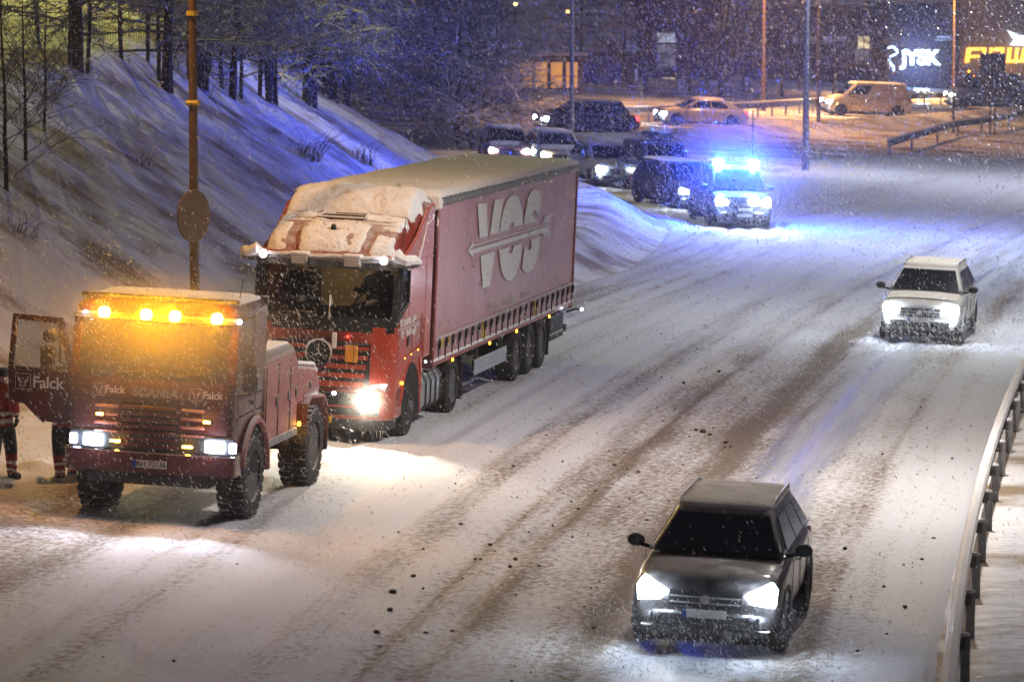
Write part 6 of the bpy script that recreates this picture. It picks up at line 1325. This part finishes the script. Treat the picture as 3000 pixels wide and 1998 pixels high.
ln = r_*lf
d = np.stack([.50+.22*rg.normal(size=n), .25*rg.normal(size=n), -.85+.15*rg.normal(size=n)], 1); d /= np.linalg.norm(d, axis=1)[:, None]
a = np.cross(d, [0,1,0]); a /= np.linalg.norm(a, axis=1)[:, None]; b_ = np.cross(d, a); c = np.stack([xx, yy, zz], 1)
verts = np.stack([c+d*ln[:,None], c-d*ln[:,None], c+a*r_[:,None], c-(a*.5-b_*.87)*r_[:,None], c-(a*.5+b_*.87)*r_[:,None]], 1).reshape(-1, 3)
fb = np.array([[0,2,3],[0,3,4],[0,4,2],[1,3,2],[1,4,3],[1,2,4]]); fs = (np.arange(n)[:, None, None]*5+fb[None]).reshape(-1, 3)
flake = bpy.data.materials.new('snowflakes'); flake.use_nodes = True; t = flake.node_tree; t.nodes.clear(); o_ = t.nodes.new('ShaderNodeOutputMaterial'); df = t.nodes.new('ShaderNodeBsdfDiffuse'); df.inputs[0].default_value = (.97,.97,.97,1); tl_ = t.nodes.new('ShaderNodeBsdfTranslucent'); tl_.inputs[0].default_value = (.97,.97,.97,1); mx = t.nodes.new('ShaderNodeMixShader'); mx.inputs[0].default_value = .5
t.links.new(df.outputs[0], mx.inputs[1]); t.links.new(tl_.outputs[0], mx.inputs[2]); t.links.new(mx.outputs[0], o_.inputs[0])
tag(from_np('falling_snow', verts, fs, flake, smooth=True), 'snowflakes driven through the air by the wind', 'snowfall', kind='stuff')

# ================================================================ air full of fine snow, with added glare haze
hz = MB().box(-130, 200, -8, 420, -9, 40).build('haze', [], None)
hm = bpy.data.materials.new('haze'); hm.use_nodes = True; t = hm.node_tree; t.nodes.clear(); o_ = t.nodes.new('ShaderNodeOutputMaterial'); pv_ = t.nodes.new('ShaderNodeVolumePrincipled'); pv_.inputs['Color'].default_value = (.9,.9,.93,1); pv_.inputs['Density'].default_value = .0006; pv_.inputs['Anisotropy'].default_value = .35
t.links.new(pv_.outputs[0], o_.inputs['Volume']); hz.data.materials.append(hm); tag(hz, 'haze of fine snow in the air', 'haze', kind='stuff')

def mist(name, label, mw, c, rad, dens, g=.3):
    b = MB(); b.ball(c, *rad, 28, 18); o = b.build(name, [], None); o.matrix_world = mw
    m = bpy.data.materials.new(name); m.use_nodes = True; t = m.node_tree; t.nodes.clear(); oo = t.nodes.new('ShaderNodeOutputMaterial'); v = t.nodes.new('ShaderNodeVolumePrincipled')
    tc = t.nodes.new('ShaderNodeTexCoord'); mp = t.nodes.new('ShaderNodeMapping'); mp.inputs['Location'].default_value = [-c[k]/rad[k] for k in range(3)]; mp.inputs['Scale'].default_value = [1/rad[k] for k in range(3)]; gr_ = t.nodes.new('ShaderNodeTexGradient'); gr_.gradient_type = 'QUADRATIC_SPHERE'; ml = t.nodes.new('ShaderNodeMath'); ml.operation = 'MULTIPLY'; ml.inputs[1].default_value = dens
    t.links.new(tc.outputs['Object'], mp.inputs[0]); t.links.new(mp.outputs[0], gr_.inputs[0]); t.links.new(gr_.outputs[1], ml.inputs[0]); t.links.new(ml.outputs[0], v.inputs['Density'])
    v.inputs['Color'].default_value = (.9,.9,.92,1); v.inputs['Density'].default_value = dens; v.inputs['Anisotropy'].default_value = g; t.links.new(v.outputs[0], oo.inputs['Volume']); o.data.materials.append(m)
    tag(o, label, 'blowing snow', kind='stuff')
mist('snow_mist', 'added haze carrying the amber beacon glare round the recovery truck cab', RESC, (.1,-.2,2.5), (2.6,1.7,1.4), .46)  # added volume; its scatter stands in for glare round the beacons
mist('snow_mist', 'added haze carrying the lamp glare round the police vehicle', pol.matrix_world, (0,.6,1.5), (3.2,3.4,2.5), .045)  # volume put in to spread the blue and white lamps into glare
mist('snow_mist', 'powder snow kicked up by the nearest car', k_car.matrix_world, (0,-.4,.35), (1.9,1.8,.9), .05)
mist('snow_mist', 'powder snow kicked up by the white car near the guard rail', l_car.matrix_world, (0,-.2,.5), (1.9,1.7,1.2), .08)

mist('snow_mist', 'added haze for the flare of the single lit headlight on the red tractor unit', SEMI, (.95,-.35,.85), (.9,.7,.8), .10)  # small volume added as the headlight's flare

# floodlight mast beyond the trees (its light paints the clearing yellow-green and throws the trunks' shadows down the slope)
fm = thing('floodlight_mast', 'floodlight mast beyond the trees on the hill', 'floodlight', Matrix.Translation((-18.6, 129, gz(-18.6, 129))))
MB().tube([(0,0,-.3),(0,0,16)], .12, 8).build('mast', M['steel_dark'], fm, smooth=True); MB().box(-.5,.5,-.3,.0,15.8,16.3).build('lamp_head', M['steel_dark'], fm, bevel=.03)
l = bpy.data.lights.new('flood', 'SPOT'); l.energy = 24000; l.color = (1,.93,.22); l.spot_size = R(130); l.spot_blend = .4; l.shadow_soft_size = .25
lo_ = bpy.data.objects.new('flood', l); COL.objects.link(lo_); lo_.parent = fm; lo_.location = (0,-.4,16.0); lo_.rotation_euler = (R(-46), 0, R(38))
